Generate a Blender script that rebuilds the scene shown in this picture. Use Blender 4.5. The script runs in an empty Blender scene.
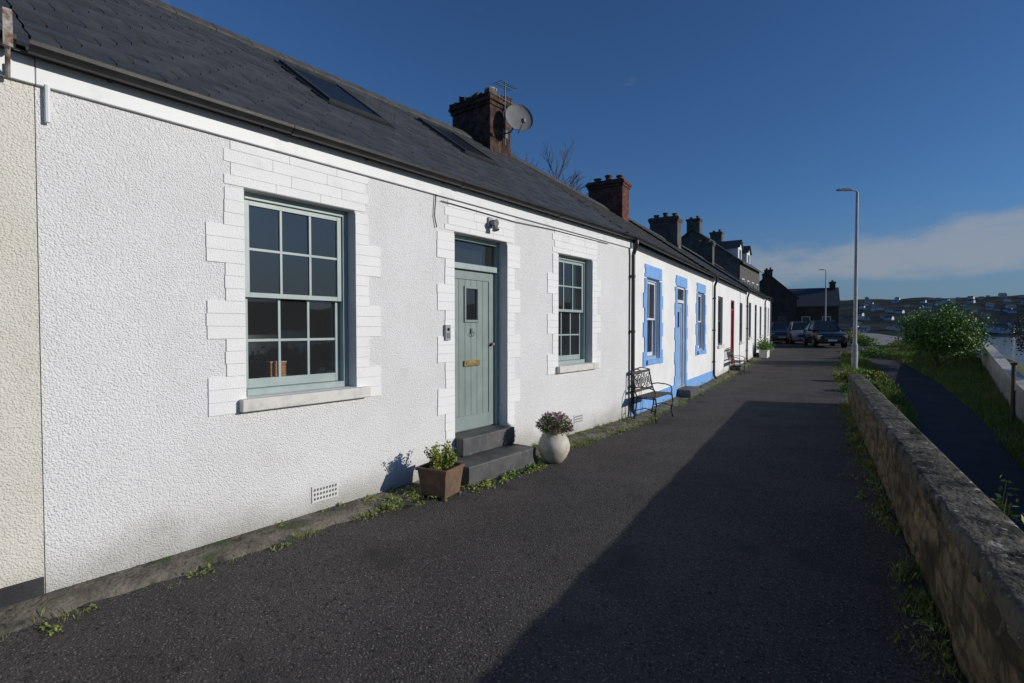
import bpy, math, random
from mathutils import Vector, Matrix, noise
random.seed(11)
R = math.radians
scene = bpy.context.scene
COL = scene.collection
scene.view_settings.view_transform = 'Standard'
scene.view_settings.look = 'None'
scene.view_settings.exposure = 0

# ------------------------------------------------------------------ materials
def new_mat(name):
    m = bpy.data.materials.new(name); m.use_nodes = True
    nt = m.node_tree
    return m, nt, nt.nodes["Principled BSDF"]

def P(name, c1, c2=None, rough=.8, nscale=4, bump=0, bscale=60, bdist=.01, metallic=0,
      island=0, ramp=(.35, .65), spec=.5, dirt=None, bvor=0, extra=None, extra2=None, extra3=None):
    m, nt, b = new_mat(name)
    N, L = nt.nodes, nt.links
    b.inputs["Roughness"].default_value = rough
    b.inputs["Metallic"].default_value = metallic
    b.inputs["Specular IOR Level"].default_value = spec
    tc = N.new("ShaderNodeTexCoord")
    vec = tc.outputs["Object"]
    if c2 is None: c2 = tuple(c*.85 for c in c1)
    n = N.new("ShaderNodeTexNoise"); n.inputs["Scale"].default_value = nscale
    n.inputs["Detail"].default_value = 8; n.inputs["Roughness"].default_value = .62
    L.new(vec, n.inputs["Vector"])
    mr = N.new("ShaderNodeMapRange"); mr.interpolation_type = 'SMOOTHSTEP'
    mr.inputs["From Min"].default_value = ramp[0]; mr.inputs["From Max"].default_value = ramp[1]
    L.new(n.outputs["Fac"], mr.inputs["Value"])
    mx = N.new("ShaderNodeMix"); mx.data_type = 'RGBA'
    mx.inputs[6].default_value = (*c1, 1); mx.inputs[7].default_value = (*c2, 1)
    L.new(mr.outputs["Result"], mx.inputs[0])
    out = mx.outputs[2]
    for ex in (extra, extra2, extra3):   # speckle layers: (color, scale, lo, hi)
        if not ex: continue
        col, sc, lo, hi = ex
        n2 = N.new("ShaderNodeTexNoise"); n2.inputs["Scale"].default_value = sc
        n2.inputs["Detail"].default_value = 5
        L.new(vec, n2.inputs["Vector"])
        m2 = N.new("ShaderNodeMapRange"); m2.interpolation_type = 'SMOOTHSTEP'
        m2.inputs["From Min"].default_value = lo; m2.inputs["From Max"].default_value = hi
        L.new(n2.outputs["Fac"], m2.inputs["Value"])
        x2 = N.new("ShaderNodeMix"); x2.data_type = 'RGBA'
        L.new(m2.outputs["Result"], x2.inputs[0]); L.new(out, x2.inputs[6])
        x2.inputs[7].default_value = (*col, 1); out = x2.outputs[2]
    if island:
        g = N.new("ShaderNodeNewGeometry")
        m3 = N.new("ShaderNodeMapRange")
        m3.inputs["To Min"].default_value = 1-island; m3.inputs["To Max"].default_value = 1+island
        L.new(g.outputs["Random Per Island"], m3.inputs["Value"])
        vm = N.new("ShaderNodeVectorMath"); vm.operation = 'SCALE'
        L.new(out, vm.inputs[0]); L.new(m3.outputs["Result"], vm.inputs["Scale"])
        out = vm.outputs[0]
    if dirt:    # (colour, height, strength): soiling near the foot, broken up by noise
        sx = N.new("ShaderNodeSeparateXYZ"); L.new(vec, sx.inputs[0])
        a = N.new("ShaderNodeMath"); a.operation = 'MULTIPLY_ADD'
        L.new(n.outputs["Fac"], a.inputs[0]); a.inputs[1].default_value = -dirt[1]*1.6
        L.new(sx.outputs["Z"], a.inputs[2])
        m4 = N.new("ShaderNodeMapRange"); m4.interpolation_type = 'SMOOTHSTEP'
        m4.inputs["From Min"].default_value = -dirt[1]*.9; m4.inputs["From Max"].default_value = dirt[1]*.5
        m4.inputs["To Min"].default_value = dirt[2]; m4.inputs["To Max"].default_value = 0
        L.new(a.outputs[0], m4.inputs["Value"])
        x3 = N.new("ShaderNodeMix"); x3.data_type = 'RGBA'
        L.new(m4.outputs["Result"], x3.inputs[0]); L.new(out, x3.inputs[6])
        x3.inputs[7].default_value = (*dirt[0], 1); out = x3.outputs[2]
    L.new(out, b.inputs["Base Color"])
    if bump:
        n3 = N.new("ShaderNodeTexNoise"); n3.inputs["Scale"].default_value = bscale
        n3.inputs["Detail"].default_value = 4; L.new(vec, n3.inputs["Vector"])
        src = n3.outputs["Fac"]
        if bvor:
            v = N.new("ShaderNodeTexVoronoi"); v.inputs["Scale"].default_value = bvor
            L.new(vec, v.inputs["Vector"])
            ad = N.new("ShaderNodeMath"); ad.operation = 'MULTIPLY_ADD'
            L.new(v.outputs["Distance"], ad.inputs[0]); ad.inputs[1].default_value = -.8
            L.new(src, ad.inputs[2]); src = ad.outputs[0]
        bp = N.new("ShaderNodeBump"); bp.inputs["Strength"].default_value = bump
        bp.inputs["Distance"].default_value = bdist
        L.new(src, bp.inputs["Height"]); L.new(bp.outputs["Normal"], b.inputs["Normal"])
    return m

def brick_mat(name, c1, c2, mortar, bw=.23, bh=.075, ms=.008, bump=.6, rough=.9, noisec=.5, stain=None):
    m, nt, b = new_mat(name); N, L = nt.nodes, nt.links
    b.inputs["Roughness"].default_value = rough
    b.inputs["Specular IOR Level"].default_value = .2
    tc = N.new("ShaderNodeTexCoord"); sx = N.new("ShaderNodeSeparateXYZ")
    L.new(tc.outputs["Object"], sx.inputs[0])
    ad = N.new("ShaderNodeMath"); ad.operation = 'ADD'
    L.new(sx.outputs["X"], ad.inputs[0]); L.new(sx.outputs["Y"], ad.inputs[1])
    cx = N.new("ShaderNodeCombineXYZ"); L.new(ad.outputs[0], cx.inputs[0]); L.new(sx.outputs["Z"], cx.inputs[1])
    nw = N.new("ShaderNodeTexNoise"); nw.inputs["Scale"].default_value = 3; L.new(tc.outputs["Object"], nw.inputs["Vector"])
    mxv = N.new("ShaderNodeVectorMath"); mxv.operation = 'MULTIPLY_ADD'
    L.new(nw.outputs["Color"], mxv.inputs[0]); mxv.inputs[1].default_value = (bh*.8,)*3
    L.new(cx.outputs[0], mxv.inputs[2])
    bt = N.new("ShaderNodeTexBrick"); L.new(mxv.outputs[0], bt.inputs["Vector"])
    bt.inputs["Color1"].default_value = (*c1, 1); bt.inputs["Color2"].default_value = (*c2, 1)
    bt.inputs["Mortar"].default_value = (*mortar, 1)
    bt.inputs["Scale"].default_value = 1; bt.inputs["Brick Width"].default_value = bw
    bt.inputs["Row Height"].default_value = bh; bt.inputs["Mortar Size"].default_value = ms
    bt.inputs["Mortar Smooth"].default_value = .3
    n = N.new("ShaderNodeTexNoise"); n.inputs["Scale"].default_value = 9; n.inputs["Detail"].default_value = 8
    L.new(tc.outputs["Object"], n.inputs["Vector"])
    mr = N.new("ShaderNodeMapRange"); mr.inputs["From Min"].default_value = .3; mr.inputs["From Max"].default_value = .7
    mr.inputs["To Min"].default_value = 1-noisec; mr.inputs["To Max"].default_value = 1+noisec*.6
    L.new(n.outputs["Fac"], mr.inputs["Value"])
    vm = N.new("ShaderNodeVectorMath"); vm.operation = 'SCALE'
    L.new(bt.outputs["Color"], vm.inputs[0]); L.new(mr.outputs["Result"], vm.inputs["Scale"])
    out = vm.outputs[0]
    if stain:
        for col, sc, lo, hi in stain:
            n5 = N.new("ShaderNodeTexNoise"); n5.inputs["Scale"].default_value = sc; n5.inputs["Detail"].default_value = 7
            L.new(tc.outputs["Object"], n5.inputs["Vector"])
            m5 = N.new("ShaderNodeMapRange"); m5.inputs["From Min"].default_value = lo; m5.inputs["From Max"].default_value = hi
            L.new(n5.outputs["Fac"], m5.inputs["Value"])
            x5 = N.new("ShaderNodeMix"); x5.data_type = 'RGBA'; L.new(m5.outputs["Result"], x5.inputs[0])
            L.new(out, x5.inputs[6]); x5.inputs[7].default_value = (*col, 1); out = x5.outputs[2]
    L.new(out, b.inputs["Base Color"])
    n2 = N.new("ShaderNodeTexNoise"); n2.inputs["Scale"].default_value = 40; n2.inputs["Detail"].default_value = 6
    L.new(tc.outputs["Object"], n2.inputs["Vector"])
    s = N.new("ShaderNodeMath"); s.operation = 'MULTIPLY_ADD'
    L.new(bt.outputs["Fac"], s.inputs[0]); s.inputs[1].default_value = -.7; L.new(n2.outputs["Fac"], s.inputs[2])
    bp = N.new("ShaderNodeBump"); bp.inputs["Strength"].default_value = bump; bp.inputs["Distance"].default_value = .015
    L.new(s.outputs[0], bp.inputs["Height"]); L.new(bp.outputs["Normal"], b.inputs["Normal"])
    return m

def glass_mat(name, tint=(.80, .82, .82), wav=.008):
    m = bpy.data.materials.new(name); m.use_nodes = True
    nt = m.node_tree; N, L = nt.nodes, nt.links; N.clear()
    o = N.new("ShaderNodeOutputMaterial"); mx = N.new("ShaderNodeMixShader")
    t = N.new("ShaderNodeBsdfTransparent"); t.inputs[0].default_value = (*tint, 1)
    g = N.new("ShaderNodeBsdfGlossy"); g.inputs["Roughness"].default_value = .02
    f = N.new("ShaderNodeFresnel"); f.inputs["IOR"].default_value = 1.95
    # a small grey diffuse share is mixed into the clear glass
    df = N.new("ShaderNodeBsdfDiffuse"); df.inputs[0].default_value = (.48, .5, .52, 1)
    mx2 = N.new("ShaderNodeMixShader"); mx2.inputs[0].default_value = .04
    tc = N.new("ShaderNodeTexCoord"); n = N.new("ShaderNodeTexNoise"); n.inputs["Scale"].default_value = 2.2
    n.inputs["Detail"].default_value = 0
    bp = N.new("ShaderNodeBump"); bp.inputs["Strength"].default_value = wav; bp.inputs["Distance"].default_value = .05
    L.new(tc.outputs["Object"], n.inputs["Vector"]); L.new(n.outputs["Fac"], bp.inputs["Height"])
    L.new(bp.outputs["Normal"], g.inputs["Normal"])
    L.new(t.outputs[0], mx2.inputs[1]); L.new(df.outputs[0], mx2.inputs[2])
    L.new(f.outputs[0], mx.inputs[0]); L.new(mx2.outputs[0], mx.inputs[1]); L.new(g.outputs[0], mx.inputs[2])
    L.new(mx.outputs[0], o.inputs[0])
    return m

DIRT = (.20, .185, .13)
M = {}
M['roughcast'] = P('white_roughcast', (.80, .795, .785), (.755, .75, .735), rough=.95, nscale=1.3, bump=.95, bscale=105, bdist=.010, bvor=86, dirt=(DIRT, .32, .6), spec=.15, extra=((.68, .665, .63), 2.3, .58, .85))
M['cream'] = P('cream_roughcast', (.72, .69, .61), (.66, .63, .54), rough=.95, nscale=1.5, bump=.85, bscale=105, bdist=.010, bvor=86, dirt=(DIRT, .25, .5), spec=.2, extra=((.55, .53, .46), 2.6, .60, .85))
M['smoothwhite'] = P('white_painted_block', (.82, .815, .80), (.78, .775, .76), rough=.95, nscale=1.6, bump=.55, bscale=90, bdist=.006, bvor=90, dirt=(DIRT, .2, .4), spec=.15, extra=((.70, .69, .66), 2.8, .58, .85))
M['whitefar'] = P('white_masonry_paint', (.80, .795, .78), (.73, .725, .71), rough=.9, nscale=1.5, bump=.6, bscale=60, bdist=.009, dirt=(DIRT, .25, .4), spec=.2)
M['blue'] = P('blue_masonry_paint', (.19, .39, .74), (.16, .34, .66), rough=.7, nscale=4, bump=.3, bscale=40, bdist=.005)
M['blackplinth'] = P('black_plinth_paint', (.02, .02, .025), (.04, .04, .04), rough=.8, bump=.5, bscale=60, bdist=.008)
M['slate'] = P('roof_slate', (.042, .046, .053), (.060, .064, .069), rough=.55, nscale=5, bump=.3, bscale=40, bdist=.004, island=.22, extra=((.095, .098, .088), 2.6, .60, .8), extra2=((.13, .13, .11), 22, .68, .76))
M['underlay'] = P('roof_underlay', (.02, .02, .022), rough=.9)
M['ridge'] = P('ridge_tile', (.045, .045, .05), (.08, .078, .07), rough=.8, nscale=6, bump=.4)
M['gutter'] = P('black_gutter_plastic', (.012, .012, .014), (.022, .022, .022), rough=.4, nscale=6)
M['fascia'] = P('white_fascia_paint', (.72, .73, .73), (.55, .55, .54), rough=.5, nscale=4, ramp=(.5, .8))
M['sage'] = P('grey_green_paint', (.34, .41, .395), (.29, .36, .345), rough=.45, nscale=5, bump=.15, bscale=30, bdist=.003)
M['sagedoor'] = P('grey_green_door_paint', (.24, .295, .275), (.205, .255, .238), rough=.4, nscale=4, bump=.15, bscale=25, bdist=.003, island=.05)
M['whitepaint'] = P('white_window_paint', (.75, .76, .77), rough=.45)
M['greypaint'] = P('grey_window_paint', (.10, .11, .11), rough=.5)
M['skyframe'] = P('skylight_frame', (.03, .032, .035), (.05, .05, .05), rough=.5)
M['red'] = P('red_door_paint', (.36, .025, .035), rough=.4)
M['bluedoor'] = P('pale_blue_door_paint', (.30, .45, .68), rough=.4)
M['sill'] = P('painted_sill_stone', (.66, .64, .59), (.46, .44, .40), rough=.9, nscale=8, bump=.5, bscale=60, bdist=.005, ramp=(.45, .75))
M['step'] = P('dark_slate_step', (.055, .058, .060), (.095, .095, .092), rough=.6, nscale=6, bump=.4, bscale=45, bdist=.005, extra=((.15, .15, .13), 12, .62, .75))
M['glass'] = glass_mat('window_glass')
M['room'] = P('room_painted_dark', (.016, .017, .019), (.010, .010, .011), rough=.9, nscale=1.2)  # near-black colour stands in for the lack of light indoors
M['brass'] = P('old_brass', (.42, .30, .12), (.25, .18, .08), rough=.4, metallic=.8, nscale=30)
M['steel'] = P('grey_painted_metal', (.17, .175, .18), (.13, .135, .14), rough=.6, metallic=.3, nscale=8)
M['lamppost'] = P('galvanised_lamp_metal', (.40, .405, .41), (.30, .305, .31), rough=.6, metallic=0, nscale=5)
M['iron'] = P('black_cast_iron', (.012, .012, .013), (.025, .024, .022), rough=.5, nscale=20)
M['benchwood'] = P('dark_bench_wood', (.045, .035, .028), (.085, .07, .055), rough=.7, nscale=14, bump=.3, island=.2)
M['brick'] = brick_mat('old_chimney_brick', (.13, .060, .042), (.070, .040, .032), (.10, .085, .07), bump=1.0, noisec=.7, stain=[((.035, .030, .027), 3.0, .48, .66), ((.16, .15, .12), 7, .62, .72)])
M['redbrick'] = brick_mat('red_chimney_brick', (.19, .065, .042), (.12, .046, .034), (.12, .10, .08), bump=.8, stain=[((.05, .036, .032), 3.0, .50, .70)])
M['render_grey'] = P('grey_chimney_render', (.12, .112, .10), (.06, .058, .053), rough=.95, nscale=4, bump=.8, bscale=30)
M['pot'] = P('clay_chimney_pot', (.15, .08, .055), (.08, .052, .04), rough=.85, nscale=12)
M['palepot'] = P('buff_chimney_pot', (.55, .50, .40), (.32, .28, .22), rough=.85, nscale=8)
M['asphalt'] = P('asphalt', (.100, .090, .083), (.074, .067, .062), rough=.95, nscale=.9, bump=1.0, bscale=120, bdist=.010, bvor=85, extra=((.27, .25, .225), 70, .58, .67), extra2=((.040, .038, .036), 44, .55, .67), extra3=((.055, .051, .048), 1.3, .56, .74), spec=.12)
M['asphalt2'] = P('path_asphalt', (.055, .052, .050), (.042, .040, .040), rough=.9, nscale=1.5, bump=.6, bscale=90, bdist=.006, spec=.25)
M['quay'] = P('pale_quay_concrete', (.30, .29, .27), (.20, .195, .18), rough=.9, nscale=.6, bump=.5, bscale=20)
M['concrete'] = P('worn_concrete_strip', (.19, .165, .13), (.09, .08, .06), rough=.95, nscale=6, bump=1.0, bscale=38, bdist=.018, extra=((.06, .075, .025), 3.5, .52, .66), extra2=((.05, .045, .038), 9, .56, .68))
M['soil'] = P('ground_soil_grass', (.065, .10, .022), (.09, .09, .035), rough=1, nscale=2.5, bump=.8, bscale=20, bdist=.03)
M['stonewall'] = brick_mat('rubble_wall_stone', (.215, .165, .095), (.145, .112, .068), (.12, .095, .06), bw=.37, bh=.17, ms=.014, bump=1.0, rough=.95, noisec=.8, stain=[((.055, .046, .030), 2.6, .48, .66), ((.30, .26, .18), 6, .62, .74), ((.05, .06, .028), 3.4, .6, .75)])
M['cap'] = P('weathered_coping', (.145, .13, .10), (.065, .06, .048), rough=.95, nscale=5, bump=1.0, bscale=30, bdist=.025, extra=((.34, .33, .27), 9, .60, .68), extra2=((.03, .03, .025), 5, .52, .64), extra3=((.40, .39, .33), 26, .66, .72), spec=.15)
M['seawall'] = P('white_seawall_render', (.62, .60, .55), (.42, .40, .35), rough=.9, nscale=2.5, bump=.5, bscale=30, dirt=(DIRT, .4, .5))
M['water'] = P('harbour_water', (.03, .045, .06), (.04, .055, .07), rough=.10, nscale=.02, bump=.5, bscale=.5, bdist=.4)
M['hill'] = P('far_hill_with_haze', (.034, .046, .052), (.072, .084, .072), rough=1, nscale=.02, ramp=(.42, .6), spec=.0)  # bluish distance haze is mixed into the base colour
M['leaf'] = P('shrub_leaf', (.15, .27, .045), (.09, .18, .03), rough=.55, nscale=2, island=.4)
M['leafy'] = P('yellow_green_leaf', (.30, .31, .05), (.17, .21, .04), rough=.6, nscale=6, island=.4)
M['leafd'] = P('dark_scrub_leaf', (.05, .06, .03), (.06, .055, .04), rough=.7, nscale=2, island=.4)
M['grass'] = P('grass_blade', (.15, .25, .035), (.22, .24, .06), rough=.7, nscale=1, island=.4)
M['weed'] = P('weed_leaf', (.17, .25, .045), (.25, .26, .06), rough=.65, nscale=3, island=.4)
M['flower'] = P('dusky_pink_blossom', (.36, .17, .23), (.21, .10, .13), rough=.8, nscale=20, island=.4)
M['bark'] = P('tree_bark', (.13, .105, .08), (.08, .065, .05), rough=.95, nscale=10, bump=.5)
M['planter'] = P('weathered_timber_planter', (.17, .10, .06), (.10, .07, .045), rough=.85, nscale=12, bump=.4, bscale=40, bdist=.005, island=.15)
M['potcream'] = P('cream_glazed_pot', (.60, .55, .46), (.40, .36, .28), rough=.6, nscale=6, bump=.3, bscale=30)
M['earth'] = P('potting_soil', (.03, .022, .016), rough=1, bump=.8)
M['stonehouse'] = brick_mat('brown_stone_walling', (.115, .085, .066), (.078, .06, .048), (.09, .075, .06), bw=.5, bh=.25, ms=.02, stain=[((.05, .042, .036), 1.2, .5, .7)])
M['wicker'] = P('orange_wicker', (.66, .33, .15), (.45, .21, .09), rough=.7, nscale=30)
M['farwin'] = P('dark_window_glass', (.02, .025, .03), rough=.1)
M['tyre'] = P('tyre_rubber', (.015, .015, .015), rough=.9)
M['rim'] = P('alloy_rim', (.4, .4, .42), rough=.35, metallic=.8)
M['carblack'] = P('black_car_paint', (.018, .020, .026), (.02, .022, .028), rough=.15, spec=.8)
M['carsilver'] = P('silver_car_paint', (.30, .31, .33), (.27, .28, .30), rough=.25, metallic=.3)
M['carblue'] = P('blue_car_paint', (.04, .07, .14), (.04, .06, .12), rough=.2, spec=.7)
M['carglass'] = P('car_glass', (.02, .024, .028), rough=.04, spec=.9)
M['skyglass'] = P('skylight_glass', (.014, .016, .018), rough=.35, spec=.2)
M['lampglass'] = P('headlight_glass', (.6, .62, .65), rough=.15)
M['plate'] = P('number_plate_white', (.7, .7, .7), rough=.4)
M['dish'] = P('grey_dish', (.17, .175, .18), (.14, .14, .14), rough=.7)
M['rust'] = P('rusty_iron', (.15, .08, .05), (.40, .38, .35), rough=.9, nscale=18, bump=.4)
M['ventgrey'] = P('grey_plastic', (.40, .40, .39), (.3, .3, .3), rough=.8)
M['ventwhite'] = P('painted_vent', (.66, .66, .64), (.55, .55, .53), rough=.8)
M['ventslot'] = P('dark_slot', (.10, .10, .095), rough=1)
M['dark'] = P('dark_hole', (.008, .008, .008), rough=1)
M['farwhite'] = P('far_pale_walls', (.62, .64, .65), rough=1)
M['farroof'] = P('far_grey_roof', (.10, .11, .12), rough=1)

# ------------------------------------------------------------------ mesh builder
class MB:
    def __init__(s): s.v, s.f, s.m, s.mats = [], [], [], []
    def mi(s, k):
        mt = M[k]
        if mt not in s.mats: s.mats.append(mt)
        return s.mats.index(mt)
    def face(s, pts, k):
        b = len(s.v); s.v += [tuple(p) for p in pts]
        s.f.append(tuple(range(b, b+len(pts)))); s.m.append(s.mi(k))
    def shared(s, verts, faces, k):
        b = len(s.v); s.v += [tuple(p) for p in verts]; i = s.mi(k)
        for f in faces: s.f.append(tuple(b+j for j in f)); s.m.append(i)
    def box(s, x0, x1, y0, y1, z0, z1, k, T=None, j=0):
        vs = [(x, y, z) for z in (z0, z1) for y in (y0, y1) for x in (x0, x1)]
        if j: vs = [tuple(c+random.uniform(-j, j) for c in v) for v in vs]
        if T: vs = [tuple(T @ Vector(v)) for v in vs]
        s.shared(vs, [(0, 2, 3, 1), (4, 5, 7, 6), (0, 1, 5, 4), (1, 3, 7, 5), (3, 2, 6, 7), (2, 0, 4, 6)], k)
    def cyl(s, p0, p1, r0, r1, k, n=10, caps=True):
        p0, p1 = Vector(p0), Vector(p1); d = p1-p0
        if d.length < 1e-6: return
        q = d.to_track_quat('Z', 'Y'); vs = []
        for p, r in ((p0, r0), (p1, r1)):
            for i in range(n):
                a = 2*math.pi*i/n
                vs.append(p + q @ Vector((r*math.cos(a), r*math.sin(a), 0)))
        fs = [(i, (i+1) % n, n+(i+1) % n, n+i) for i in range(n)]
        if caps: fs += [tuple(range(n-1, -1, -1)), tuple(range(n, 2*n))]
        s.shared(vs, fs, k)
    def lathe(s, prof, c, k, n=24):
        vs = []
        for r, z in prof:
            for i in range(n):
                a = 2*math.pi*i/n; vs.append((c[0]+r*math.cos(a), c[1]+r*math.sin(a), c[2]+z))
        fs = []
        for j in range(len(prof)-1):
            for i in range(n):
                fs.append((j*n+i, j*n+(i+1) % n, (j+1)*n+(i+1) % n, (j+1)*n+i))
        s.shared(vs, fs, k)
    def tube(s, pts, r, k, n=6):
        for a, b in zip(pts[:-1], pts[1:]): s.cyl(a, b, r, r, k, n)
    def ring(s, c, r, t, k, axis='x', n=18, nn=6):
        pts = []
        for i in range(n+1):
            a = 2*math.pi*i/n
            if axis == 'x': pts.append((c[0], c[1]+r*math.cos(a), c[2]+r*math.sin(a)))
            elif axis == 'y': pts.append((c[0]+r*math.cos(a), c[1], c[2]+r*math.sin(a)))
            else: pts.append((c[0]+r*math.cos(a), c[1]+r*math.sin(a), c[2]))
        s.tube(pts, t, k, nn)
    def build(s, name, parent=None, loc=(0, 0, 0), rot=0, smooth=False, bevel=0, label=None, category=None, kind=None, group=None):
        me = bpy.data.meshes.new(name); me.from_pydata(s.v, [], s.f)
        for mt in s.mats: me.materials.append(mt)
        me.polygons.foreach_set("material_index", s.m)
        if smooth: me.polygons.foreach_set("use_smooth", [True]*len(s.f))
        me.update()
        o = bpy.data.objects.new(name, me); COL.objects.link(o)
        o.location = loc; o.rotation_euler = (0, 0, rot)
        if parent: o.parent = parent
        if bevel:
            b = o.modifiers.new("bevel", 'BEVEL'); b.width = bevel; b.segments = 2; b.limit_method = 'ANGLE'
        tag(o, label, category, kind, group)
        return o

def tag(o, label=None, category=None, kind=None, group=None):
    if label: o["label"] = label
    if category: o["category"] = category
    if kind: o["kind"] = kind
    if group: o["group"] = group

def empty(name, loc, rot=0, label=None, category=None, group=None, parent=None):
    o = bpy.data.objects.new(name, None); COL.objects.link(o)
    o.location = loc; o.rotation_euler = (0, 0, rot); o.empty_display_size = .3
    if parent: o.parent = parent
    tag(o, label, category, None, group); return o

def copy_thing(o, loc, rot, label=None):
    n = o.copy(); COL.objects.link(n); n.location = loc; n.rotation_euler = (0, 0, rot)
    if label: n["label"] = label
    def rec(src, dst):
        for c in src.children:
            k = c.copy(); COL.objects.link(k); k.parent = dst
            rec(c, k)
    rec(o, n)
    return n

# ------------------------------------------------------------------ terrain
def sm(a, b, t):
    t = max(0, min(1, (t-a)/(b-a))); return t*t*(3-2*t)
def road_z(y): return .5*sm(14, 50, y)+.5*sm(50, 100, y)
def xw(y): return 4.853-.1405*max(-30, min(y, 130))
def edge(y): return 3.0*sm(24, 40, y)
def coast(y): return 7.2 if y < 45 else 7.2-.18*(y-45)
def G(x, y):
    rz = road_z(y); xi = x-xw(y); low = -.9+(rz+.9)*sm(13, 34, y)
    t = sm(12, 17, y); e = edge(y)
    a = .04*(1-t)+(e+.3)*t; b = .26*(1-t)+(e+1.6)*t
    z = rz+(low-rz)*sm(a, b, xi)
    c = sm(coast(y)+1.5*sm(20, 5, y) if y < 20 else coast(y), coast(y)+6, x)
    return z*(1-c)-8*c

def frange(a, b, st):
    r = []; x = a
    while x < b-1e-6: r.append(x); x += st
    return r
YS = [-4000, -1500, -500, -150, -60, -30]+frange(-20, 60, .5)+frange(60, 140, 4)+[140, 170, 220, 300, 450, 700, 1200, 2200, 4000]
XI = [-4000, -1500, -500, -150, -60, -30, -20, -15, -12, -10, -8, -6, -5, -4, -3, -2, -1, -.5, 0, .04, .15, .26, .4, .7, 1, 1.3, 1.6, 2]+frange(2.4, 12, .4)+[13, 15, 18, 22, 27, 40, 80, 200, 600, 1500, 4000]
mb = MB(); vs = []; nx = len(XI)
for y in YS:
    for xi in XI: 
        x = xi+xw(y); vs.append((x, y, G(x, y)))
fs = [(j*nx+i, j*nx+i+1, (j+1)*nx+i+1, (j+1)*nx+i) for j in range(len(YS)-1) for i in range(nx-1)]
mb.shared(vs, fs, 'soil')
mb.build('ground', smooth=True, label='grassy earth ground falling away towards the harbour', category='ground', kind='structure')

A2 = R(7.3)
def fac(y): return 0 if y < 8.9 else -math.tan(A2)*(y-8.9)
def strip(name, fl, fr, y0, y1, k, dz, label, cat, cols=1, zf=None):
    mb = MB(); vs = []
    ys = [y for y in YS if y0 <= y <= y1]
    for y in ys:
        for i in range(cols+1):
            x = fl(y)+(fr(y)-fl(y))*i/cols
            vs.append((x, y, (road_z(y) if zf is None else zf(x, y))+dz))
    n = cols+1
    fs = [(j*n+i, j*n+i+1, (j+1)*n+i+1, (j+1)*n+i) for j in range(len(ys)-1) for i in range(cols)]
    mb.shared(vs, fs, k)
    return mb.build(name, smooth=True, label=label, category=cat, kind='structure')
strip('road', lambda y: fac(y)+.1-3.5*sm(37, 42, y), lambda y: xw(y)+edge(y)-.02, -20, 136, 'asphalt', .012,
      'narrow asphalt lane between cottages and low wall', 'road')
strip('quay', lambda y: xw(y)+edge(y)+.3, lambda y: coast(y)-.2, 42, 88, 'quay', .05,
      'pale concrete quay beside the parked cars', 'quay', cols=8, zf=G)
def wob(y, s=1): return noise.noise(Vector((y*1.7, s*3.3, 0)))*.08+noise.noise(Vector((y*6, s*7, 0)))*.035+noise.noise(Vector((y*17, s*7, 0)))*.015
# worn concrete strip at the foot of the houses
mb = MB(); vs = []; ys = frange(-12, 37, .06)
for y in ys:
    w = .29+.05*sm(2.5, 5, y)+wob(y)
    for x, z in ((-.02, .06), (w*.5, .045+wob(y, 5)*.25), (w-.04, .03+wob(y, 9)*.25), (w, .0)):
        vs.append((fac(y)+x, y, road_z(y)+z+.004))
fs = [(j*4+i, j*4+i+1, (j+1)*4+i+1, (j+1)*4+i) for j in range(len(ys)-1) for i in range(3)]
mb.shared(vs, fs, 'concrete')
mb.build('pavement', smooth=True, label='worn mossy concrete strip at the foot of the cottages', category='pavement', kind='structure')
# lower path
pc = [(5.45, -12), (5.3, 0), (5.05, 8), (4.95, 14), (4.75, 19), (4.1, 24), (3.0, 29), (1.7, 33.5), (.6, 37)]
def pathc(y):
    for (xa, ya), (xb, yb) in zip(pc[:-1], pc[1:]):
        if ya <= y <= yb:
            return xa+(xb-xa)*(y-ya)/(yb-ya)
    return pc[-1][0]
strip('footpath', lambda y: pathc(y)-.7, lambda y: pathc(y)+.7, -12, 36, 'asphalt2', .035,
      'dark footpath below the low wall', 'path', cols=6, zf=G)
mb = MB(); mb.face([(-6000, -6000, -4.2), (6000, -6000, -4.2), (6000, 6000, -4.2), (-6000, 6000, -4.2)], 'water')
mb.build('water', label='calm harbour water', category='water', kind='structure')
# hills
mb = MB(); vs = []; azs = [R(a) for a in frange(15, 175, .5)]; rs = [520, 540, 580, 640, 720, 800, 890, 980, 1080, 1180, 1280, 1400, 1600, 2200]
def hillh(az, r):
    n1 = noise.noise(Vector((az*5, 3, 0))); n2 = noise.noise(Vector((az*17, r*.003, 1))); n3 = noise.noise(Vector((az*40, r*.006, 1)))
    base = sm(540, 1330, r)
    return -6+base*(60+14*n1+7*n2+2.5*n3) + 6*sm(520, 560, r)
for a in azs:
    for r in rs: vs.append((4.2+r*math.cos(a), r*math.sin(a), hillh(a, r)))
n = len(rs)
fs = [(j*n+i, j*n+i+1, (j+1)*n+i+1, (j+1)*n+i) for j in range(len(azs)-1) for i in range(n-1)]
mb.shared(vs, fs, 'hill')
mb.build('hills', smooth=True, label='low hazy built-up hills across the harbour', category='hills', kind='structure')

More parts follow.
